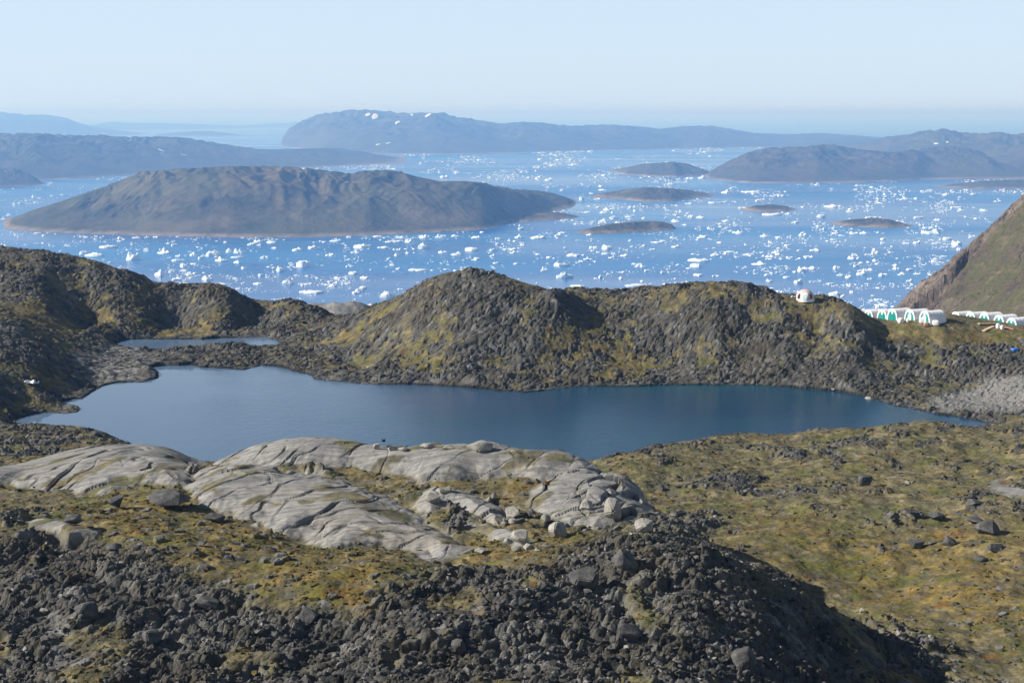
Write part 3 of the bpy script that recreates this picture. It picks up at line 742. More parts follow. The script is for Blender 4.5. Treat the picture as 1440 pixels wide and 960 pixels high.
M_skin = simple('shelter_fabric', (.80, .80, .82), .45, .4, .08, 1.2)
M_teal = simple('teal_end_panel', (.012, .25, .22), .5, .3, .12, 3)
M_white = simple('white_paint', (.82, .82, .80), .5, .3, .06, 3)
M_glass = simple('dark_glass', (.03, .025, .025), .15, .5, .1, 3)
M_pale = simple('pale_blue_panel', (.62, .78, .82), .35, .4, .06, 3)
M_pink = simple('pinkish_dome_shell', (.70, .50, .48), .5, .3, .07, 1.5)
M_wood = simple('raw_timber', (.62, .47, .30), .7, .2, .2, 5)
M_redwood = simple('reddish_timber', (.36, .20, .15), .8, .2, .2, 5)
M_blue = simple('blue_tarp', (.06, .19, .62), .5, .3, .2, 4)
M_sack = simple('white_sack', (.82, .81, .79), .7, .2, .06, 4)
M_dark = simple('dark_plumage', (.02, .02, .02), .7, .2, .2, 9)

# ---- vaulted shelters
def arch(W, Hh, nseg=16):
    out = []
    for i in range(nseg + 1):
        t = math.pi * i / nseg; c, s_ = math.cos(t), math.sin(t)
        out.append((W / 2 * math.copysign(abs(c) ** .72, c), Hh * abs(s_) ** .80))
    return out
def make_shelter(door_mat, L=3.7, W=2.9, Hh=2.75):
    root = empty('shelter', (0, 0, 0))
    A_ = arch(W, Hh); bm = bmesh.new(); rings = []
    bays = 5
    xs = []
    for b in range(bays):
        for f in (0, .12, .5, .88): xs.append((b + f, 1.0 if f == 0 else (1.018 if f == .5 else 1.01)))
    xs.append((bays, 1.0))
    for x, sc in xs: rings.append([bm.verts.new((x * L / bays, y * sc, z * sc - (.35 if z < .01 else 0))) for y, z in A_])
    for r0, r1 in zip(rings, rings[1:]):
        for i in range(len(A_) - 1): bm.faces.new((r0[i], r0[i + 1], r1[i + 1], r1[i]))
    bm.faces.new(rings[-1])
    bm_obj('shell', bm, M_skin, root)
    bm = bmesh.new()                                       # white rim round the open end
    inner = [bm.verts.new((-.06, y * .86, z * .86)) for y, z in A_]; outer = [bm.verts.new((-.06, y * 1.02, z * 1.02 - (.35 if z < .01 else 0))) for y, z in A_]
    back = [bm.verts.new((.02, y * 1.02, z * 1.02 - (.35 if z < .01 else 0))) for y, z in A_]
    for i in range(len(A_) - 1):
        bm.faces.new((inner[i], inner[i + 1], outer[i + 1], outer[i])); bm.faces.new((outer[i], outer[i + 1], back[i + 1], back[i]))
    bm_obj('rim', bm, M_skin, root)
    bm = bmesh.new(); bm.faces.new([bm.verts.new((-.02, y * .87, z * .87 - (.35 if z < .01 else 0))) for y, z in A_])
    ew = bm_obj('end_wall', bm, M_teal, root)
    d = bm_obj('door', box(bmesh.new(), -.09, -.024, -.46, .46, .02, 1.85, .015), door_mat, root)
    bm_obj('handle', box(bmesh.new(), -.14, -.092, .32, .40, .92, 1.02), M_glass, d)
    bm = bmesh.new(); bmesh.ops.create_cone(bm, cap_ends=True, segments=14, radius1=.24, radius2=.24, depth=.05,
        matrix=Matrix.Translation((-.055, 0, 2.08)) @ Matrix.Rotation(math.pi / 2, 4, 'Y'))
    bm_obj('vent_window', bm, M_white, root)
    for sgn in (-1, 1):
        y0, y1 = (W / 2 + .03, W / 2 + .12) if sgn > 0 else (-W / 2 - .12, -W / 2 - .03)
        bm_obj('skid', box(bmesh.new(), .05, L - .05, y0, y1, -.3, .16), M_white, root)
    return root
def copy_tree(o, parent=None):
    c = o.copy(); COL.objects.link(c); c.parent = parent
    for ch in [x for x in bpy.data.objects if x.parent == o]: copy_tree(ch, c)
    return c
sh_teal = make_shelter(M_teal); sh_white = make_shelter(M_white)
def put_on(o, u, D, rz, vtop, Hh):
    s, _ = sk(u, 455); x = float(s) * D
    _, kt = sk(u, vtop); zt = CAMZ + float(kt) * D
    o.location = (x, D, zt - Hh); o.rotation_euler = (0, 0, rz)
rows = [(1208,266,436,'teal',"leftmost white vaulted shelter, only its roof showing behind the dark rock knob"),
        (1221,262.9,436,'teal',"white vaulted shelter half sunk behind the rocky slope, second from the dark rock knob"),
        (1240,259.7,435.5,'teal',"white vaulted shelter with narrow teal end wall, directly left of the white sack"),
        (1254.5,256.5,434.5,'teal',"white vaulted shelter with teal end wall and white sack at its right foot"),
        (1279,253.3,435.5,'white',"white vaulted shelter with pale door, second from the right end of the left row"),
        (1300,250,437.5,'white',"white vaulted shelter with white door at the right end of the left row, fully visible"),
        (1343.5,268,438.8,'teal',"small white vaulted shelter at the left end of the right row, mostly behind the rise"),
        (1364.5,264.9,439.4,'teal',"white vaulted shelter second from the left end of the right row"),
        (1384,261.8,440.2,'teal',"white vaulted shelter with teal end wall directly above the timber planks"),
        (1404.5,258.6,443.3,'teal',"white vaulted shelter with teal end wall directly above the two white sacks"),
        (1422.5,255.4,447.3,'teal',"white vaulted shelter at the right edge of the photo beside the shorter teal end walls")]
used = set()
for u, D, vt, kind, lab in rows:
    src = sh_teal if kind == 'teal' else sh_white
    o = copy_tree(src) if kind in used else src
    used.add(kind)
    tag(o, lab, 'shelter', 'white vaulted shelters in the camp'); put_on(o, u, D, math.radians(24), vt, 2.75)

# ---- dome hut on the ridge
hx, hy, hz_ = hit(1133, 421, 235, 275)
def dome_hut():
    root = empty('dome_hut', (hx, hy + .6, hz_ - .22), math.radians(-27)); root.scale = (.88, .88, .9); R = 1.9
    bm = bmesh.new(); nu, nv = 24, 8; rings = []
    for j in range(nv):
        t = math.pi / 2 * j / nv
        rr = R * math.cos(t) ** .9; z = 2.05 * math.sin(t) ** .95
        rings.append([bm.verts.new((rr * (1.015 if i % 3 == 0 else 1) * math.cos(6.28319 * i / nu), rr * (1.015 if i % 3 == 0 else 1) * math.sin(6.28319 * i / nu), z - (.3 if j == 0 else 0))) for i in range(nu)])
    top = bm.verts.new((0, 0, 2.06))
    for a_, b_ in zip(rings, rings[1:]):
        for i in range(nu): bm.faces.new((a_[i], a_[(i + 1) % nu], b_[(i + 1) % nu], b_[i]))
    for i in range(nu): bm.faces.new((rings[-1][i], rings[-1][(i + 1) % nu], top))
    bm_obj('dome_shell', bm, M_pink, root, True)
    def porthole(name, ang, z0, z1, half, mat, out=1.02):
        bm = bmesh.new(); n_ = 5; g = []
        for r in (out, out - .12):
            for j in range(n_):
                z = z0 + (z1 - z0) * j / (n_ - 1); t = math.asin(min(z / 2.06, .99)); rad = R * math.cos(t) ** .9 * r + .03
                for q in (-1, -.5, 0, .5, 1):
                    wv = half * q * (1 - .45 * abs(j / (n_ - 1) - .5) ** 2 * 4 * .6)
                    g.append(bm.verts.new((rad * math.cos(ang) - wv * math.sin(ang), rad * math.sin(ang) + wv * math.cos(ang), z)))
        def v(l, j, q): return g[l * n_ * 5 + j * 5 + q]
        for j in range(n_ - 1):
            for q in range(4): bm.faces.new((v(0, j, q), v(0, j, q + 1), v(0, j + 1, q + 1), v(0, j + 1, q)))
        for q in range(4): bm.faces.new((v(0, n_ - 1, q), v(0, n_ - 1, q + 1), v(1, n_ - 1, q + 1), v(1, n_ - 1, q))); bm.faces.new((v(0, 0, q), v(0, 0, q + 1), v(1, 0, q + 1), v(1, 0, q)))
        for j in range(n_ - 1):
            for q in (0, 4): bm.faces.new((v(0, j, q), v(0, j + 1, q), v(1, j + 1, q), v(1, j, q)))
        return bm_obj(name, bm, mat, root)
    porthole('front_panel', -math.pi / 2 + .24, .05, 1.50, .62, M_white, 1.0)
    d = porthole('door', -math.pi / 2 + .24, .10, 1.25, .40, M_pale, 1.05)
    porthole('window', -math.pi / 2 - .50, .30, 1.25, .25, M_glass, 1.05)
    porthole('window', -math.pi / 2 + .98, .30, 1.25, .25, M_glass, 1.05)
    bm = bmesh.new()
    bmesh.ops.create_cone(bm, cap_ends=True, segments=28, radius1=2.05, radius2=2.0, depth=.5, matrix=Matrix.Translation((0, 0, -.07)))
    bm_obj('base_ring', bm, M_white, root)
    bm_obj('porch', box(bmesh.new(), -2.75, -1.75, -.9, .3, -.4, .62, .05), M_white, root)
    return tag(root, 'pinkish white dome hut with two dark windows standing on the rocky ridge', 'hut')
dome_hut()

# ---- small camp items
def sack(u, v, w, h, label, mat=None, name='sack', cat='sack', group=None, d0=238, d1=275, squash=.75):
    x, y, z = hit(u, v, d0, d1); p = px_m(y); bm = bmesh.new()
    bmesh.ops.create_cube(bm, size=1.0); bmesh.ops.subdivide_edges(bm, edges=bm.edges[:], cuts=3, use_grid_fill=True)
    rr = random.Random(int(u * 7 + v))
    for q in bm.verts:
        c = q.co.copy(); c.x *= 1 - .5 * c.z * c.z * .9; sph = c.normalized() * .55
        q.co = c * .45 + sph * .55 + Vector((rr.uniform(-.03, .03), rr.uniform(-.03, .03), rr.uniform(-.03, .03)))
        q.co = Vector((q.co.x * w * p, q.co.y * w * p * squash, (q.co.z + .38) * h * p * 1.15))
    o = bm_obj(name, bm, mat or M_sack, None, True); o.location = (x, y, z); o.rotation_euler = (0, 0, rr.uniform(-.5, .5))
    return tag(o, label, cat, group)
sack(1267, 454, 9, 7, 'white sack lying in front of the shelter with the narrow teal end wall', group='white sacks by the left row')
sack(1296.5, 454.5, 8, 7, 'white sack left of the rightmost shelter door in the left row', group='white sacks by the left row')
sack(1316, 457.5, 10, 7, 'white sack at the foot of the rightmost shelter of the left row', group='white sacks by the left row')
sack(1276, 453, 4, 5, 'tiny white sack wedged between two shelters of the left row', group='white sacks by the left row')
sack(1303, 459.5, 8, 5, 'dull red bundle on the ground below the white shelter door', M_redwood, 'bundle', 'bundle')
sack(1403.5, 462, 6, 7, 'white sack standing beside the planks, left of its twin', group='white sacks by the planks', d0=236)
sack(1409.5, 463, 5, 6, 'white sack standing beside the planks, right of its twin', group='white sacks by the planks', d0=236)
sack(1427, 494.5, 12, 5, 'crumpled blue tarp on the slope near the right edge', M_blue, 'tarp', 'tarp', None, 225, 262, .7)
def plank(u0, v0, u1, v1, wd, mat, label, name='plank', group=None):
    a_ = Vector(hit(u0, v0, 232, 275)); b_ = Vector(hit(u1, v1, 232, 275))
    if abs(b_.y - a_.y) > 5: b_.y = a_.y + math.copysign(5, b_.y - a_.y); b_.z = float(land_z(b_.x, b_.y))
    d_ = b_ - a_; L = d_.length; bm = box(bmesh.new(), 0, L, -wd / 2, wd / 2, .06, .26, .02)
    for q in bm.verts: q.co.z += .02 * math.sin(q.co.x * 2)
    o = bm_obj(name, bm, mat); o.location = a_; o.rotation_euler = (0, -math.asin(d_.z / L), math.atan2(d_.y, d_.x))
    return tag(o, label, 'plank', group)
plank(1376, 457, 1400, 456.5, .45, M_wood, 'long tan timber plank lying level below the right row of shelters', group='timber planks on the ground')
plank(1383, 467, 1397, 460, .6, M_wood, 'pale timber plank lying aslant in front of the level tan plank', group='timber planks on the ground')
plank(1413, 461, 1426, 464, .35, M_redwood, 'reddish timber plank lying right of the two white sacks', group='timber planks on the ground')
sx, sy, sz = hit(40, 539, 200, 240)
bm = bmesh.new(); p_ = px_m(sy); vs_ = []
for i in range(11):
    t_ = i / 10; wdt = (.35 + 1.1 * math.sin(math.pi * min(t_ * 1.1, 1)) ** .7) * .45
    hgt = .30 + .22 * math.sin(i * 1.9) + (.35 if i < 3 else 0)
    for j in range(5):
        q = (j - 2) / 2
        vs_.append(bm.verts.new(((t_ - .5) * 30 * p_, q * wdt + .25 * math.sin(i * 1.3), hgt * (1 - q * q * .8) + .1 * math.sin(i * 2.3 + j) - .1)))
for i in range(10):
    for j in range(4): bm.faces.new((vs_[i * 5 + j], vs_[i * 5 + j + 1], vs_[i * 5 + j + 6], vs_[i * 5 + j + 5]))
o = bm_obj('sheet', bm, M_sack); sm_ = o.modifiers.new('thickness', 'SOLIDIFY'); sm_.thickness = .12; o.location = (sx, sy, sz + .1)
tag(o, 'bright white crumpled sheet lying among dark rocks on the left bank', 'sheet')
# ---- bird over the lake
s_, k_ = sk(539.5, 620); bD = 142.0
bm = bmesh.new(); bmesh.ops.create_icosphere(bm, subdivisions=2, radius=1.0)
for q in bm.verts: q.co = Vector((q.co.x * .10 * (1 - .35 * q.co.y), q.co.y * .26, q.co.z * .09 + (.03 if q.co.y > .6 else 0)))
for sg_ in (-1, 1):
    P_ = [(0.04 * sg_, .10, .03), (.22 * sg_, .09, .17), (.36 * sg_, -.02, .30), (.20 * sg_, -.06, .14), (.04 * sg_, -.08, .03)]
    a_ = [bm.verts.new(q) for q in P_]; b_ = [bm.verts.new((q[0], q[1], q[2] - .018)) for q in P_]
    bm.faces.new(a_); bm.faces.new(b_[::-1])
    for i in range(5): bm.faces.new((a_[i], a_[(i + 1) % 5], b_[(i + 1) % 5], b_[i]))
o = bm_obj('bird', bm, M_dark); o.location = (float(s_) * bD, bD, CAMZ + float(k_) * bD); o.rotation_euler = (.2, .2, 2.2)
tag(o, 'small dark bird in flight over the lake above the pale rock crest', 'bird')

# ---- single boulders
M_bpale = NT('pale_boulder'); _n = M_bpale.noise(1.6, 6, .65); _n2 = M_bpale.noise(7, 4, .65)
M_bpale = (M_bpale.bump(_n2, .5, .08), M_bpale.set(color=M_bpale.mix(1.0, M_bpale.ramp(_n, (.3, (.20, .19, .17)), (.5, (.33, .31, .275)), (.7, (.43, .40, .355))), M_bpale.ramp(_n2, (.3, .8), (.7, 1.15)), 'MULTIPLY'), rough=.92, spec=.15))[1]
M_bdark = NT('dark_boulder'); _n = M_bdark.noise(1.4, 6, .65); _n2 = M_bdark.noise(7, 4, .65)
M_bdark = (M_bdark.bump(_n2, .6, .08), M_bdark.set(color=M_bdark.mix(1.0, M_bdark.ramp(_n, (.3, (.05, .05, .05)), (.5, (.105, .103, .098)), (.7, (.17, .165, .153))), M_bdark.ramp(_n2, (.3, .7), (.7, 1.3)), 'MULTIPLY'), rough=.92, spec=.15))[1]
def boulder(u, v, w, h, pale_, label, group=None):
    x, y, z = hit(u, v, 48, 300); p = px_m(y); rr = random.Random(int(u * 31 + v * 7))
    bm = bmesh.new()
    for _ in range(16):
        q = Vector((rr.gauss(0, 1), rr.gauss(0, 1), rr.gauss(0, 1))).normalized(); bm.verts.new((q.x * rr.uniform(.8, 1.05), q.y * rr.uniform(.8, 1.05), q.z * rr.uniform(.8, 1.05)))
    res = bmesh.ops.convex_hull(bm, input=bm.verts[:]); bmesh.ops.delete(bm, geom=[e_ for e_ in res['geom_interior'] if isinstance(e_, bmesh.types.BMVert)], context='VERTS')
    bmesh.ops.bevel(bm, geom=bm.edges[:], offset=.09, segments=2, affect='EDGES', clamp_overlap=True)
    xs_ = [q.co.x for q in bm.verts]; zs_ = [q.co.z for q in bm.verts]
    fx = w * p / (max(xs_) - min(xs_)); fz = h * p * 1.2 / (max(zs_) - min(zs_))
    for q in bm.verts: q.co = Vector((q.co.x * fx, q.co.y * fx * .85, (q.co.z - min(zs_)) * fz - h * p * .22))
    o = bm_obj('boulder', bm, M_bpale if pale_ else M_bdark); o.location = (x, y + w * p * .3, z); o.rotation_euler = (0, 0, 0)
    return tag(o, label, 'boulder', group)
for a_ in [(530,633,11,9,1,'pale pointed boulder on the slab crest just left of two stones'),
           (551,634,14,7,1,'pale low boulder on the slab crest, left of a shadowed stone'),
           (566,635,15,6,1,'grey shadowed boulder on the slab crest beside the pale low one'),
           (600,632,22,8,1,'cream flat boulder on the slab crest left of the largest dome shaped boulder'),
           (630,632,16,5,1,'thin cream boulder on the slab crest between the flat and dome shaped boulders'),
           (676,636,40,14,1,'largest cream dome shaped boulder on top of the slab crest'),
           (785,756,28,22,1,'tilted pale boulder with dark right side on grass below the slabs'),
           (768,732,15,10,1,'small pale boulder just above the tilted one on the grass'),
           (721,728,22,15,1,'rounded pale boulder with dark shadow between the middle slab and the blocky cliff'),
           (694,700,9,8,1,'small white boulder on grass above the middle slab'),
           (721,737,12,8,1,'flat pale boulder resting above the largest boulder of the heap'),
           (733,764,26,18,1,'broad pale boulder in the stone heap below the middle slab'),
           (714,766,14,9,1,'small grey boulder in the stone heap, left of the broad pale one'),
           (743,774,16,9,1,'bright white boulder at the bottom right of the stone heap'),
           (725,776,15,8,1,'grey boulder at the bottom left of the stone heap'),
           (757,775,9,6,1,'little grey boulder right of the bright white heap stone'),
           (675,779,18,8,1,'lone grey flat boulder on green grass left of the stone heap'),
           (906,749,28,19,1,'cream split boulder standing below the shadowed cliff end of the slabs'),
           (862,729,26,30,1,'rounded tall grey boulder leaning on the blocky cliff end'),
           (826,716,20,12,1,'pale squat boulder at the left foot of the blocky cliff end'),
           (608,710,24,16,1,'pale block boulder at the left end of the middle slab'),
           (625,694,18,10,1,'grey block boulder just behind the left end of the middle slab'),
           (235,716,66,22,0,'wide dark rounded boulder below the left slab'),
           (100,736,26,12,0,'grey flat boulder on grass above the small left slab'),
           (300,736,30,14,0,'grey rough boulder on grass left of the large central slab'),
           (165,714,24,16,0,'dark jagged boulder left of the wide dark rounded one'),
           (285,768,14,8,0,'small dark boulder in the golden grass below the central slab'),
           (192,774,14,8,0,'small dark boulder in golden grass above the rubble edge'),
           (158,774,22,8,0,'pale grey boulder at the rubble edge above the dark scree'),
           (1336,769,22,14,0,'dark round boulder on the right meadow, larger one of a pair'),
           (1290,771,24,10,0,'dark flat boulder on the right meadow left of the dark round one'),
           (1392,752,36,20,0,'dark tilted slab boulder on the right meadow near the frame edge'),
           (1404,778,26,12,0,'dark boulder below the tilted slab boulder on the right meadow'),
           (1380,790,22,8,0,'low dark boulder in front of the right meadow outcrop'),
           (1376,737,30,8,0,'long dark boulder above the tilted slab boulder'),
           (1318,733,26,10,0,'grey boulder cluster stone on the right meadow above the dark pair'),
           (1218,683,22,14,0,'dark boulder in the middle of the right meadow'),
           (1372,712,26,9,0,'dark flat boulder just below the pale bare path'),
           (1265,895,12,8,1,'small pale boulder where the dark scree meets the meadow'),
           (1215,862,9,7,1,'small white boulder at the right edge of the dark scree'),
           (1222,564,14,6,1,'white stone at the water edge below the camp slope'),
           (1048,940,38,30,0,'angular grey block boulder in the foreground scree at the bottom'),
           (880,905,40,22,0,'broad grey boulder in the middle of the foreground scree'),
           (820,830,46,28,0,'large grey boulder below the grass edge of the slabs'),
           (880,800,40,26,0,'dark rounded crag boulder directly right of the large grey one'),
           (930,690,12,8,0,'dark stone on the cliff skyline above the meadow'),
           (645,925,30,22,0,'angular dark boulder in the lower scree left of the broad grey boulder'),
           (210,905,30,18,0,'pale grey boulder in the lower left scree'),
           (120,870,34,20,0,'dark flat boulder in the left scree above the pale gravel patch'),
           (290,860,34,20,0,'dark boulder in the left scree below the golden grass'),
           (430,880,34,22,0,'dark wedge boulder in the scree left of the moss patch')]:
    boulder(*a_)

# ---- ice
M_ice = NT('glacier_ice'); _n = M_ice.noise(.10, 5, .6)
M_ice.bump(M_ice.noise(.35, 4, .6), .4, .6)
_r = M_ice.n('ShaderNodeObjectInfo').outputs['Random']
M_ice = M_ice.set(color=M_ice.mix(M_ice.ramp(_r, (.55, 0.0), (1.0, .7)), M_ice.ramp(_n, (.30, (.66, .83, .92)), (.46, (.90, .94, .96)), (.7, (.95, .95, .95))), (.66, .82, .90)), rough=.55, spec=.3)
def ice_mesh(w, h, dep, r, seg=16, rings=5):
    """a floe: cliffed rim, uneven top, one connected surface"""
    V = []; ph = [r.uniform(0, 6.28) for _ in range(5)]
    peaks = [(r.uniform(-.75, .75), r.uniform(-.5, .5), r.uniform(.5, 1.0), r.uniform(.12, .40)) for _ in range(r.choice((1, 2, 2, 3, 4)))]
    base_h = r.uniform(.22, .6)
    rad = [1 + .22 * math.sin(2 * 6.28 * i / seg + ph[0]) * .6 + .16 * math.sin(3 * 6.28 * i / seg + ph[1]) + r.uniform(-.16, .16) for i in range(seg)]
    mx = max(rad)
    def top(x, y):
        t_ = base_h
        for px_, py_, a_, wd in peaks: t_ = max(t_, a_ * math.exp(-(((x - px_) / wd) ** 2 + ((y - py_) / (wd * 1.5)) ** 2) ** 1.5))
        return t_
    prof = (1.04, 1.0, .93, .6, .25)
    for j, f in enumerate(prof):
        for i in range(seg):
            a_ = 6.2832 * i / seg; x = math.cos(a_) * rad[i] / mx * f; y = math.sin(a_) * rad[i] / mx * f
            z = -.15 if j == 0 else (.10 if j == 1 else top(x, y) * (.8 if j == 2 else 1) * r.uniform(.75, 1.1))
            V.append((x * w / 2, y * dep / 2, z * h))
    V.append((0, 0, top(0, 0) * h)); F_ = []
    for j in range(len(prof) - 1):
        for i in range(seg):
            a_, b_ = j * seg + i, j * seg + (i + 1) % seg; c_, d_ = b_ + seg, a_ + seg
            F_ += [(a_, b_, c_), (a_, c_, d_)]
    for i in range(seg): F_.append(((len(prof) - 1) * seg + i, (len(prof) - 1) * seg + (i + 1) % seg, len(V) - 1))
    return V, F_
berg_px = [(120,334,8,3),(135,333,5,3),(167,336,11,4),(190,335,16,4),(206,334.5,9,4),(218,334,8,3),(150,349,28,8),(187,345,10,6),(116,358,15,10),(131,361,30,8),(205,354,10,5),(230,357,25,10),(244,346,10,7),(236,343,7,4),
 (250,361,11,5),(247,367.5,16,5),(184,366,22,14),(257,376,13,6),(222,388,17,10),(247,394,19,8),(290,394,17,8),(271,360,12,8),(281,365,9,7),(297,361,24,13),(310,368,20,10),(322,355,10,8),(334,356,16,8),(332,363,20,6),(333,370,13,5),(317,341.5,6,4),
 (255,400,24,4),(310,400,16,4),(425,376,21,17),(372,364,14,10),(340,356,12,6),(352,345,14,5),(362,341,16,5),(380,342,18,5),(385,350,10,5),(417,353,17,7),(440,350,20,7),(470,340,14,5),(463,360,12,6),(393,382,11,11),(405,399,19,12),(362,400,16,5),(437,413,40,11),(433,400,14,5),(467,403,14,6),(475,392,12,5),
 (342,378,9,6),(366,388,8,5),(28,287,9,4),(47,278,8,5),(5,309,10,6),(72,276,6,3),(87,275,6,3),(155,253,8,3),
 (508,349,34,9),(552,341,24,8),(575,341,13,7),(595,335,17,6),(622,334,13,6),(594,350,17,10),(538,349,18,4),(500,356,14,6),(530,333,16,4),(563,335,14,5),(558,360,9,7),(573,357,7,5),(663,353,22,8),(642,359,17,6),(622,356,14,5),(693,353,13,6),(717,352,22,5),(721,356.5,11,5),(670,366,11,6),(693,361,9,5),(697,371,10,5),(725,372,8,4),
 (732,323,9,6),(731,335,15,8),(757,336,30,6),(784,333,12,5),(766,380,10,7),(790,375,25,10),(795,391,30,11),(812,404,26,5),(716,339,6,4),(700,336,11,4),(672,335,10,4),(543,419,28,12),(512,392,14,6),(492,376,13,6),(495,386,14,7),(587,381,28,4),(510,406,12,6),(500,413,12,7),(519,431,18,5),(560,379,8,4),
 (854,351,17,10),(807,361,22,7),(795,349,7,3),(835,350,13,6),(903,376,22,9),(896,403,34,6),(860,363,10,5),(852,358,16,4),(917,352,12,6),(925,341.5,14,5),(908,382,6,4),(932,384,8,4),(845,391,8,6),(886,339,5,3),(950,348,12,5),
 (818,282,8,11),(840,281,12,4),(772,254,15,5),(760,225,9,5),(755,236,11,4),(642,243,11,4),(624,250,13,5),(605,241,10,4),(855,296,15,6),(848,300,12,4),(863,307,13,4),(848,312,18,5),(820,313,8,3),(890,292,12,4),(884,306,12,3),(905,308,5,4),(951,312,16,5),(963,317,12,4),(952,303,8,4),(848,268,16,4),(828,263,7,4),(845,263,9,4),(829,331,12,4),(790,329,13,4),
 (972,251.5,13,5),(988,251,15,5),(1022,272,14,6),(1060,271,32,4),(943,260,9,5),(970,287,12,4),(1002,286,12,4),(1087,303,32,7),(1045,293,14,4),(1156,306,14,7),(1171,291.5,20,5),(1197,298,17,4),(1227,307,22,4),(1202,329,16,5),(1215,329,12,5),(1242,337,9,4),(1308,270,12,5),(1313,329,37,8),(1347,345,16,10),(1350,352,9,6),(1333,337,16,6),(1317,343,13,5),(1290,342.5,11,6),(1276,343,12,4),(1294,307,18,4),(1347,293,22,4),(1320,310,12,4),(1385,297,13,5),(1370,274,10,4),(1208,262,12,3),(1227,264,11,3),
 (999,322,10,7),(990,334,15,5),(1040,329,13,6),(1023,311,15,4),(1077,333,16,5),(1097,334.5,15,4),(1111,335,9,6),(1130,332,14,5),(985,368,34,6),(980,376,18,9),(983,388,18,5),(1007,389,12,4),(1027,355,20,5),(1013,342,10,4),(1094,356,15,7),(1083,362,14,5),(1070,373,30,8),(1083,396,12,7),(1107,391,13,6),(1079,382,9,3),(1148,353,16,5),(1141,362,10,3),(1135,362,12,4),(1140,379,18,6),(1128,382,14,9),(1124,398,17,10),(1177,416,27,8),(1213,387,16,8),(1224,393,10,5),(1182,388,10,6),(1194,391,12,6),(1243,389,17,7),(1223,381,16,5),(1177,378,12,6),(1204,375,9,7),(1270,387,14,6),(1262,379,12,6),(1280,380,12,4),(1290,386,12,5),(1232,357,12,4),(1230,353,8,5),(1202,359,8,4),(1242,343,7,5),(1280,396,10,5),(1198,412,7,5),(1168,400,9,4),(1240,430,16,4)]
REG = [(lambda u, v: v < 330 and u < 230, 'left of the long island'),
       (lambda u, v: v < 262 and u < 970, 'in the channel behind the long island'),
       (lambda u, v: v < 318 and u < 970, 'right of the long island'),
       (lambda u, v: v < 318, 'under the far coast on the right'),
       (lambda u, v: u < 490, 'above the left rocky ridge'),
       (lambda u, v: u < 800, 'above the middle rocky hill'),
       (lambda u, v: u < 1100, 'left of the dome hut'),
       (lambda u, v: True, 'near the mountainside')]
def region(u, v): return next(t_ for f, t_ in REG if f(u, v))
def shape_word(w, h):
    q = h / w
    return 'tall pinnacled' if q > 1 else 'blocky' if q > .68 else 'humped' if q > .48 else 'low' if q > .31 else 'flat'
def size_word(w): return 'very wide' if w >= 26 else 'wide' if w >= 19 else 'medium' if w >= 12 else 'small'
def make_berg(u, v, w, h, r):
    x, y = plane_pt(u, v, 0.0); y = float(y); x = float(x); p = y / F
    dep = w * p * r.uniform(.55, .9); k = CAMZ / y
    hh = max(h * p - .55 * dep * k, .35 * h * p) * 1.0
    V, F_ = ice_mesh(w * p * 1.05, hh, dep, r)
    o = raw_mesh('iceberg', V, F_, M_ice); o.location = (x, y + dep / 2, 0); return o
named = {}
for i, (u, v, w, h) in enumerate(berg_px):
    o = make_berg(u, v, w, h, random.Random(900 + i)); named[i] = o
    berg_px[i] = (u, v, w, h); 
occ = []
def describe(i):
    u, v, w, h = berg_px[i]
    return f'{size_word(w)} {shape_word(w, h)} white ice floe {region(u, v)}'
groups = {}
for i in range(len(berg_px)): groups.setdefault(describe(i), []).append(i)
ORD = ['leftmost', 'second from left', 'third from left', 'fourth from left', 'fifth from left', 'sixth from left', 'seventh from left', 'eighth from left', 'ninth from left', 'tenth from left',
       'eleventh from left', 'twelfth from left', 'thirteenth from left', 'fourteenth from left']
for lab, ids in groups.items():
    ids = sorted(ids, key=lambda i: berg_px[i][0])
    for n_, i in enumerate(ids):
        u, v, w, h = berg_px[i]
        t_ = lab
        if len(ids) == 2: t_ = ('left-hand ', 'right-hand ')[n_] + lab
        elif len(ids) > 2:
            t_ = ('rightmost ' + lab) if n_ == len(ids) - 1 else (ORD[min(n_, 13)] + (' ' if n_ == 0 else ' ') + lab)
        tag(named[i], t_, 'iceberg', 'ice floes ' + region(u, v))
special = {(425,376): 'tall blocky iceberg with sheer white sides, largest below the long island', (818,282): 'white pinnacle of ice standing off the right tip of the long island',
           (508,349): 'broad white ice raft nearest the shore right of the blocky iceberg', (437,413): 'pale bluish flat ice raft nearest the left rocky ridge', (1313,329): 'very long flat white floe left of the mountainside',
           (1087,303): 'bright long floe touching the small dark islet right of centre', (1124,398): 'two-humped white iceberg just above the dome hut', (985,368): 'long thin floe with a blocky floe directly below it',
           (543,419): 'broad bright ice raft left of the middle rocky hill', (184,366): 'white ice floe with a spire at its right end above the left ridge', (1347,345): 'white iceberg pressed against the edge of the mountainside',
           (854,351): 'bright squarish floe below the low islet nearest the long island', (1177,416): 'wide white floe right of and just behind the dome hut'}
for i, q in enumerate(berg_px):
    if (q[0], q[1]) in special: named[i]['label'] = special[(q[0], q[1])]

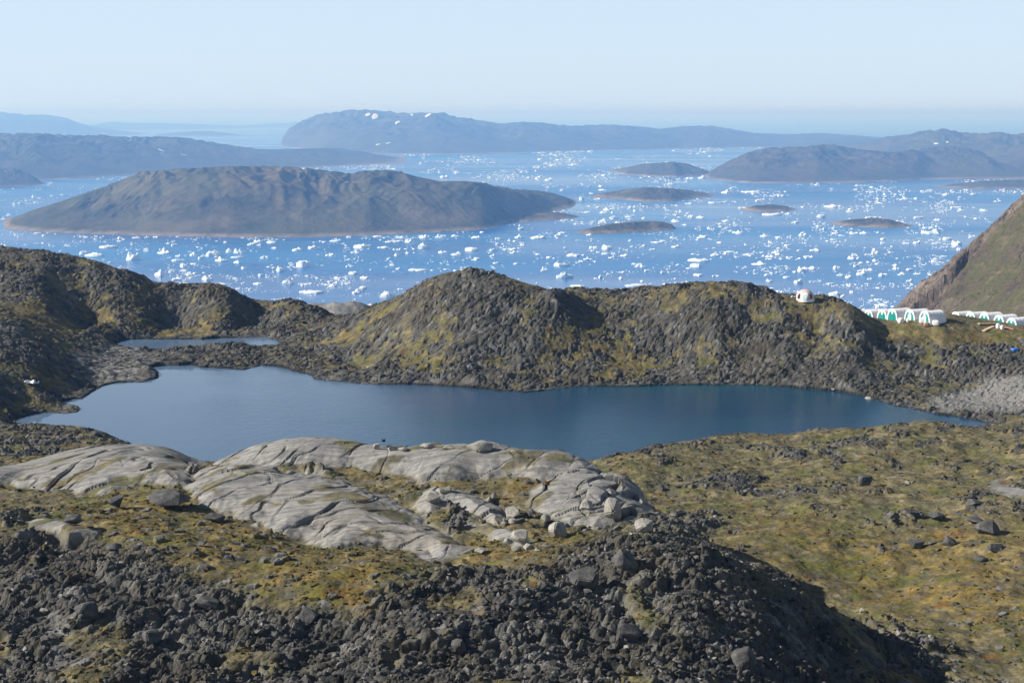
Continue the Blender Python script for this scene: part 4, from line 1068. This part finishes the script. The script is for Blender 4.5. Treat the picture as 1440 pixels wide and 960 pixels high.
def on_land(u, v):
    for u0, u1, bt, uu_, Df_, dep_ in ISL:
        if u0 - 3 < u < u1 + 3:
            y = float(plane_pt(u, v, 0.0)[1]); d_ = np.interp(u, uu_, Df_); e_ = d_ + np.interp(u, uu_, dep_)
            if d_ - 12 < y < e_ + 20: return True
    return False
skyl = [(0,352),(60,356),(130,367),(190,388),(290,400),(410,423),(470,446),(520,433),(560,416),(600,394),(672,376),(740,393),(800,408),(900,408),(1000,401),(1110,419),(1208,441),(1260,428),(1336,362),(1440,272)]
def density(u, v):
    d_ = .30
    if v < 262 and 440 < u < 1000: d_ = 1.0 if v < 250 else .75
    elif v < 300: d_ = .55
    elif v < 340: d_ = .5
    if u < 500 and v > 372: d_ = .75
    if u < 230 and v < 330: d_ = .35
    if v < 208: d_ *= .3
    if 1080 < u and v > 330: d_ = max(d_, .55)
    return d_
rb = random.Random(55); small = []; tries = 0
while len(small) < 9500 and tries < 500000:
    tries += 1
    u = rb.uniform(-60, 1500); v = 205 + 245 * rb.random() ** 1.25
    if v > np.interp(u, [q[0] for q in skyl], [q[1] for q in skyl]) + 4: continue
    cl = float(perlin(np.array([u / 75]), np.array([v / 11]), 700)[0]) + .6 * float(perlin(np.array([u / 15]), np.array([v / 6]), 701)[0])
    if rb.random() > density(u, v) * (.12 + 1.9 * cl): continue
    if on_land(u, v): continue
    sc_ = (.55 + .45 * min(1, (v - 190) / 150))
    w = min(.9 + rb.expovariate(1 / 1.8), 15) * sc_; h = max(1.0, w * rb.uniform(.22, .5)) if w > 2.5 else rb.uniform(.7, 1.5)
    small.append((u, v, w, h))
print('brash', len(small), tries); small.sort(key=lambda q: -q[2] * q[3])
n_own = 298 - len(berg_px); k_own = 0; VV = []; FF = []; off = 0
own_u = []
for q in small:
    u, v, w, h = q
    if k_own < n_own and 0 < u < 1440:
        o = make_berg(u, v, w, h, random.Random(3000 + k_own)); k_own += 1
        rg = region(u, v)
        tag(o, f'little white ice chunk {rg}', 'iceberg', 'little ice chunks scattered ' + rg)
        continue
    r_ = random.Random(len(VV)); x, y = plane_pt(u, v, 0.0); x = float(x); y = float(y); p = y / F; dep = w * p * r_.uniform(.7, 1.2)
    hh = max(h * p - .5 * dep * CAMZ / y, .45 * h * p)
    V, F_ = ice_mesh(w * p, hh, dep, r_, 8)
    VV.append(np.array(V) + np.array([x, y, 0])); FF.append(np.array(F_) + off); off += len(V)
o = raw_mesh('brash_ice', np.concatenate(VV), np.concatenate(FF), M_ice); o['kind'] = 'stuff'

# ---- old snow on the far hills
M_snow = simple('old_snow', (.88, .90, .92), .7, .2, .04, .02)
def sphere_hit_far(u, v, objs):
    s, k = sk(u, v); d_ = Vector((float(s), 1, float(k))).normalized()
    best = None
    for ob in objs:
        ok_, loc, nrm, _i = ob.ray_cast(Vector((0, 0, CAMZ)), d_)
        if ok_ and (best is None or loc.y < best[0].y): best = (loc, nrm)
    return best
bpy.context.view_layer.update()
far_obs = [o for o in bpy.data.objects if o.name.split('.')[0] in ('coast', 'island')]
ns_ = 0
for u, v, w, h in [(527,164.5,9,3),(517,161.5,7,2.4),(559,172.5,6,3.5),(579,161.5,5,2.6),(602,162.5,7,4),(531,203.5,5,2.4),(546,201.5,5,2.2),(145,188.5,6,2.6),(227,211.5,6,2.6),(259,218,5,2.4),(1332,200,5,2.4),(1317,202,6,2.2)]:
    hb = sphere_hit_far(u, v, far_obs)
    if not hb: continue
    loc, nrm = hb; p = loc.y / F; r_ = random.Random(int(u)); bm = bmesh.new()
    n2_ = 12; ctr = bm.verts.new((0, 0, .12 * w * p)); ring = []; low = []
    for i in range(n2_):
        a_ = 6.2832 * i / n2_; q = r_.uniform(.7, 1.1); ring.append(bm.verts.new((math.cos(a_) * w * p / 2 * q, math.sin(a_) * w * p * .9 * q, .07 * w * p)))
        low.append(bm.verts.new((math.cos(a_) * w * p / 1.8 * q, math.sin(a_) * w * p * q, -.35 * w * p)))
    for i in range(n2_):
        j = (i + 1) % n2_; bm.faces.new((ctr, ring[i], ring[j])); bm.faces.new((ring[i], low[i], low[j], ring[j]))
    ob = bm_obj('snow_patch', bm, M_snow); ob.location = loc
    nn = nrm if nrm.z > 0 else -nrm
    ob.rotation_euler = nn.to_track_quat('Z', 'Y').to_euler(); ob['kind'] = 'stuff'

# ------------------------------------------------------------------ air
hz = bpy.data.meshes.new('haze'); bm = bmesh.new(); bmesh.ops.create_cube(bm, size=1.0); bm.to_mesh(hz); bm.free()
haze = bpy.data.objects.new('haze', hz); COL.objects.link(haze); haze['kind'] = 'stuff'
haze.scale = (90000, 82000, 300 + 20); haze.location = (0, 40000 - 500, (300 - 20) / 2); haze.display_type = 'WIRE'
mh = bpy.data.materials.new('haze_air'); mh.use_nodes = True; nt = mh.node_tree; nt.nodes.clear()
pv = nt.nodes.new('ShaderNodeVolumePrincipled'); out = nt.nodes.new('ShaderNodeOutputMaterial'); nt.links.new(pv.outputs[0], out.inputs['Volume'])
pv.inputs['Density'].default_value = 1.4e-4; pv.inputs['Color'].default_value = (.25, .51, 1.0, 1)
pv.inputs['Anisotropy'].default_value = .1; pv.inputs['Absorption Color'].default_value = (.78, .78, .78, 1)
hz.materials.append(mh)

# ------------------------------------------------------------------ sun, sky, camera
SUN = Vector((-.87, -.06, .51)).normalized()
elev = math.asin(SUN.z)
ld = bpy.data.lights.new('sun', 'SUN'); ld.energy = 5.0; ld.angle = math.radians(.5); ld.color = (1, .955, .88)
lo = bpy.data.objects.new('sun', ld); COL.objects.link(lo); lo.rotation_euler = SUN.to_track_quat('Z', 'Y').to_euler(); lo.location = (-300, -100, 600)
w = bpy.data.worlds.new('World'); scene.world = w; w.use_nodes = True; nt = w.node_tree
bg = nt.nodes['Background']; sky = nt.nodes.new('ShaderNodeTexSky'); sky.sky_type = 'NISHITA'; sky.sun_disc = False
sky.sun_elevation = elev; sky.sun_rotation = math.atan2(SUN.x, SUN.y); sky.altitude = 250; sky.air_density = 1.0; sky.dust_density = .6; sky.ozone_density = 3.0
hs = nt.nodes.new('ShaderNodeHueSaturation'); hs.inputs['Saturation'].default_value = .8; hs.inputs['Value'].default_value = .52; nt.links.new(sky.outputs[0], hs.inputs['Color'])
mx = nt.nodes.new('ShaderNodeMix'); mx.data_type = 'RGBA'; tc = nt.nodes.new('ShaderNodeTexCoord'); sp = nt.nodes.new('ShaderNodeSeparateXYZ'); nt.links.new(tc.outputs['Generated'], sp.inputs[0])
mr_ = nt.nodes.new('ShaderNodeMapRange'); mr_.interpolation_type = 'SMOOTHSTEP'; nt.links.new(sp.outputs[2], mr_.inputs[0])
for q_, v_ in zip((1, 2, 3, 4), (.08, .30, .74, 0.0)): mr_.inputs[q_].default_value = v_
nt.links.new(mr_.outputs[0], mx.inputs[0]); nt.links.new(hs.outputs[0], mx.inputs[6]); mx.inputs[7].default_value = (6.0, 7.5, 9.1, 1)
nt.links.new(mx.outputs[2], bg.inputs[0]); bg.inputs[1].default_value = .095
cd = bpy.data.cameras.new('camera'); cam = bpy.data.objects.new('camera', cd); COL.objects.link(cam)
cam.location = (0, 0, CAMZ); cam.rotation_euler = (math.pi / 2 - PITCH, 0, 0)
cd.sensor_width = 36; cd.lens = 36 * F / 1440; cd.clip_start = .5; cd.clip_end = 200000
scene.camera = cam
vs = scene.view_settings; vs.view_transform = 'Standard'; vs.look = 'None'; vs.exposure = .46; vs.gamma = 1; vs.use_curve_mapping = False
scene.render.engine = 'CYCLES'; scene.cycles.use_denoising = True; scene.cycles.max_bounces = 6; scene.cycles.volume_bounces = 1
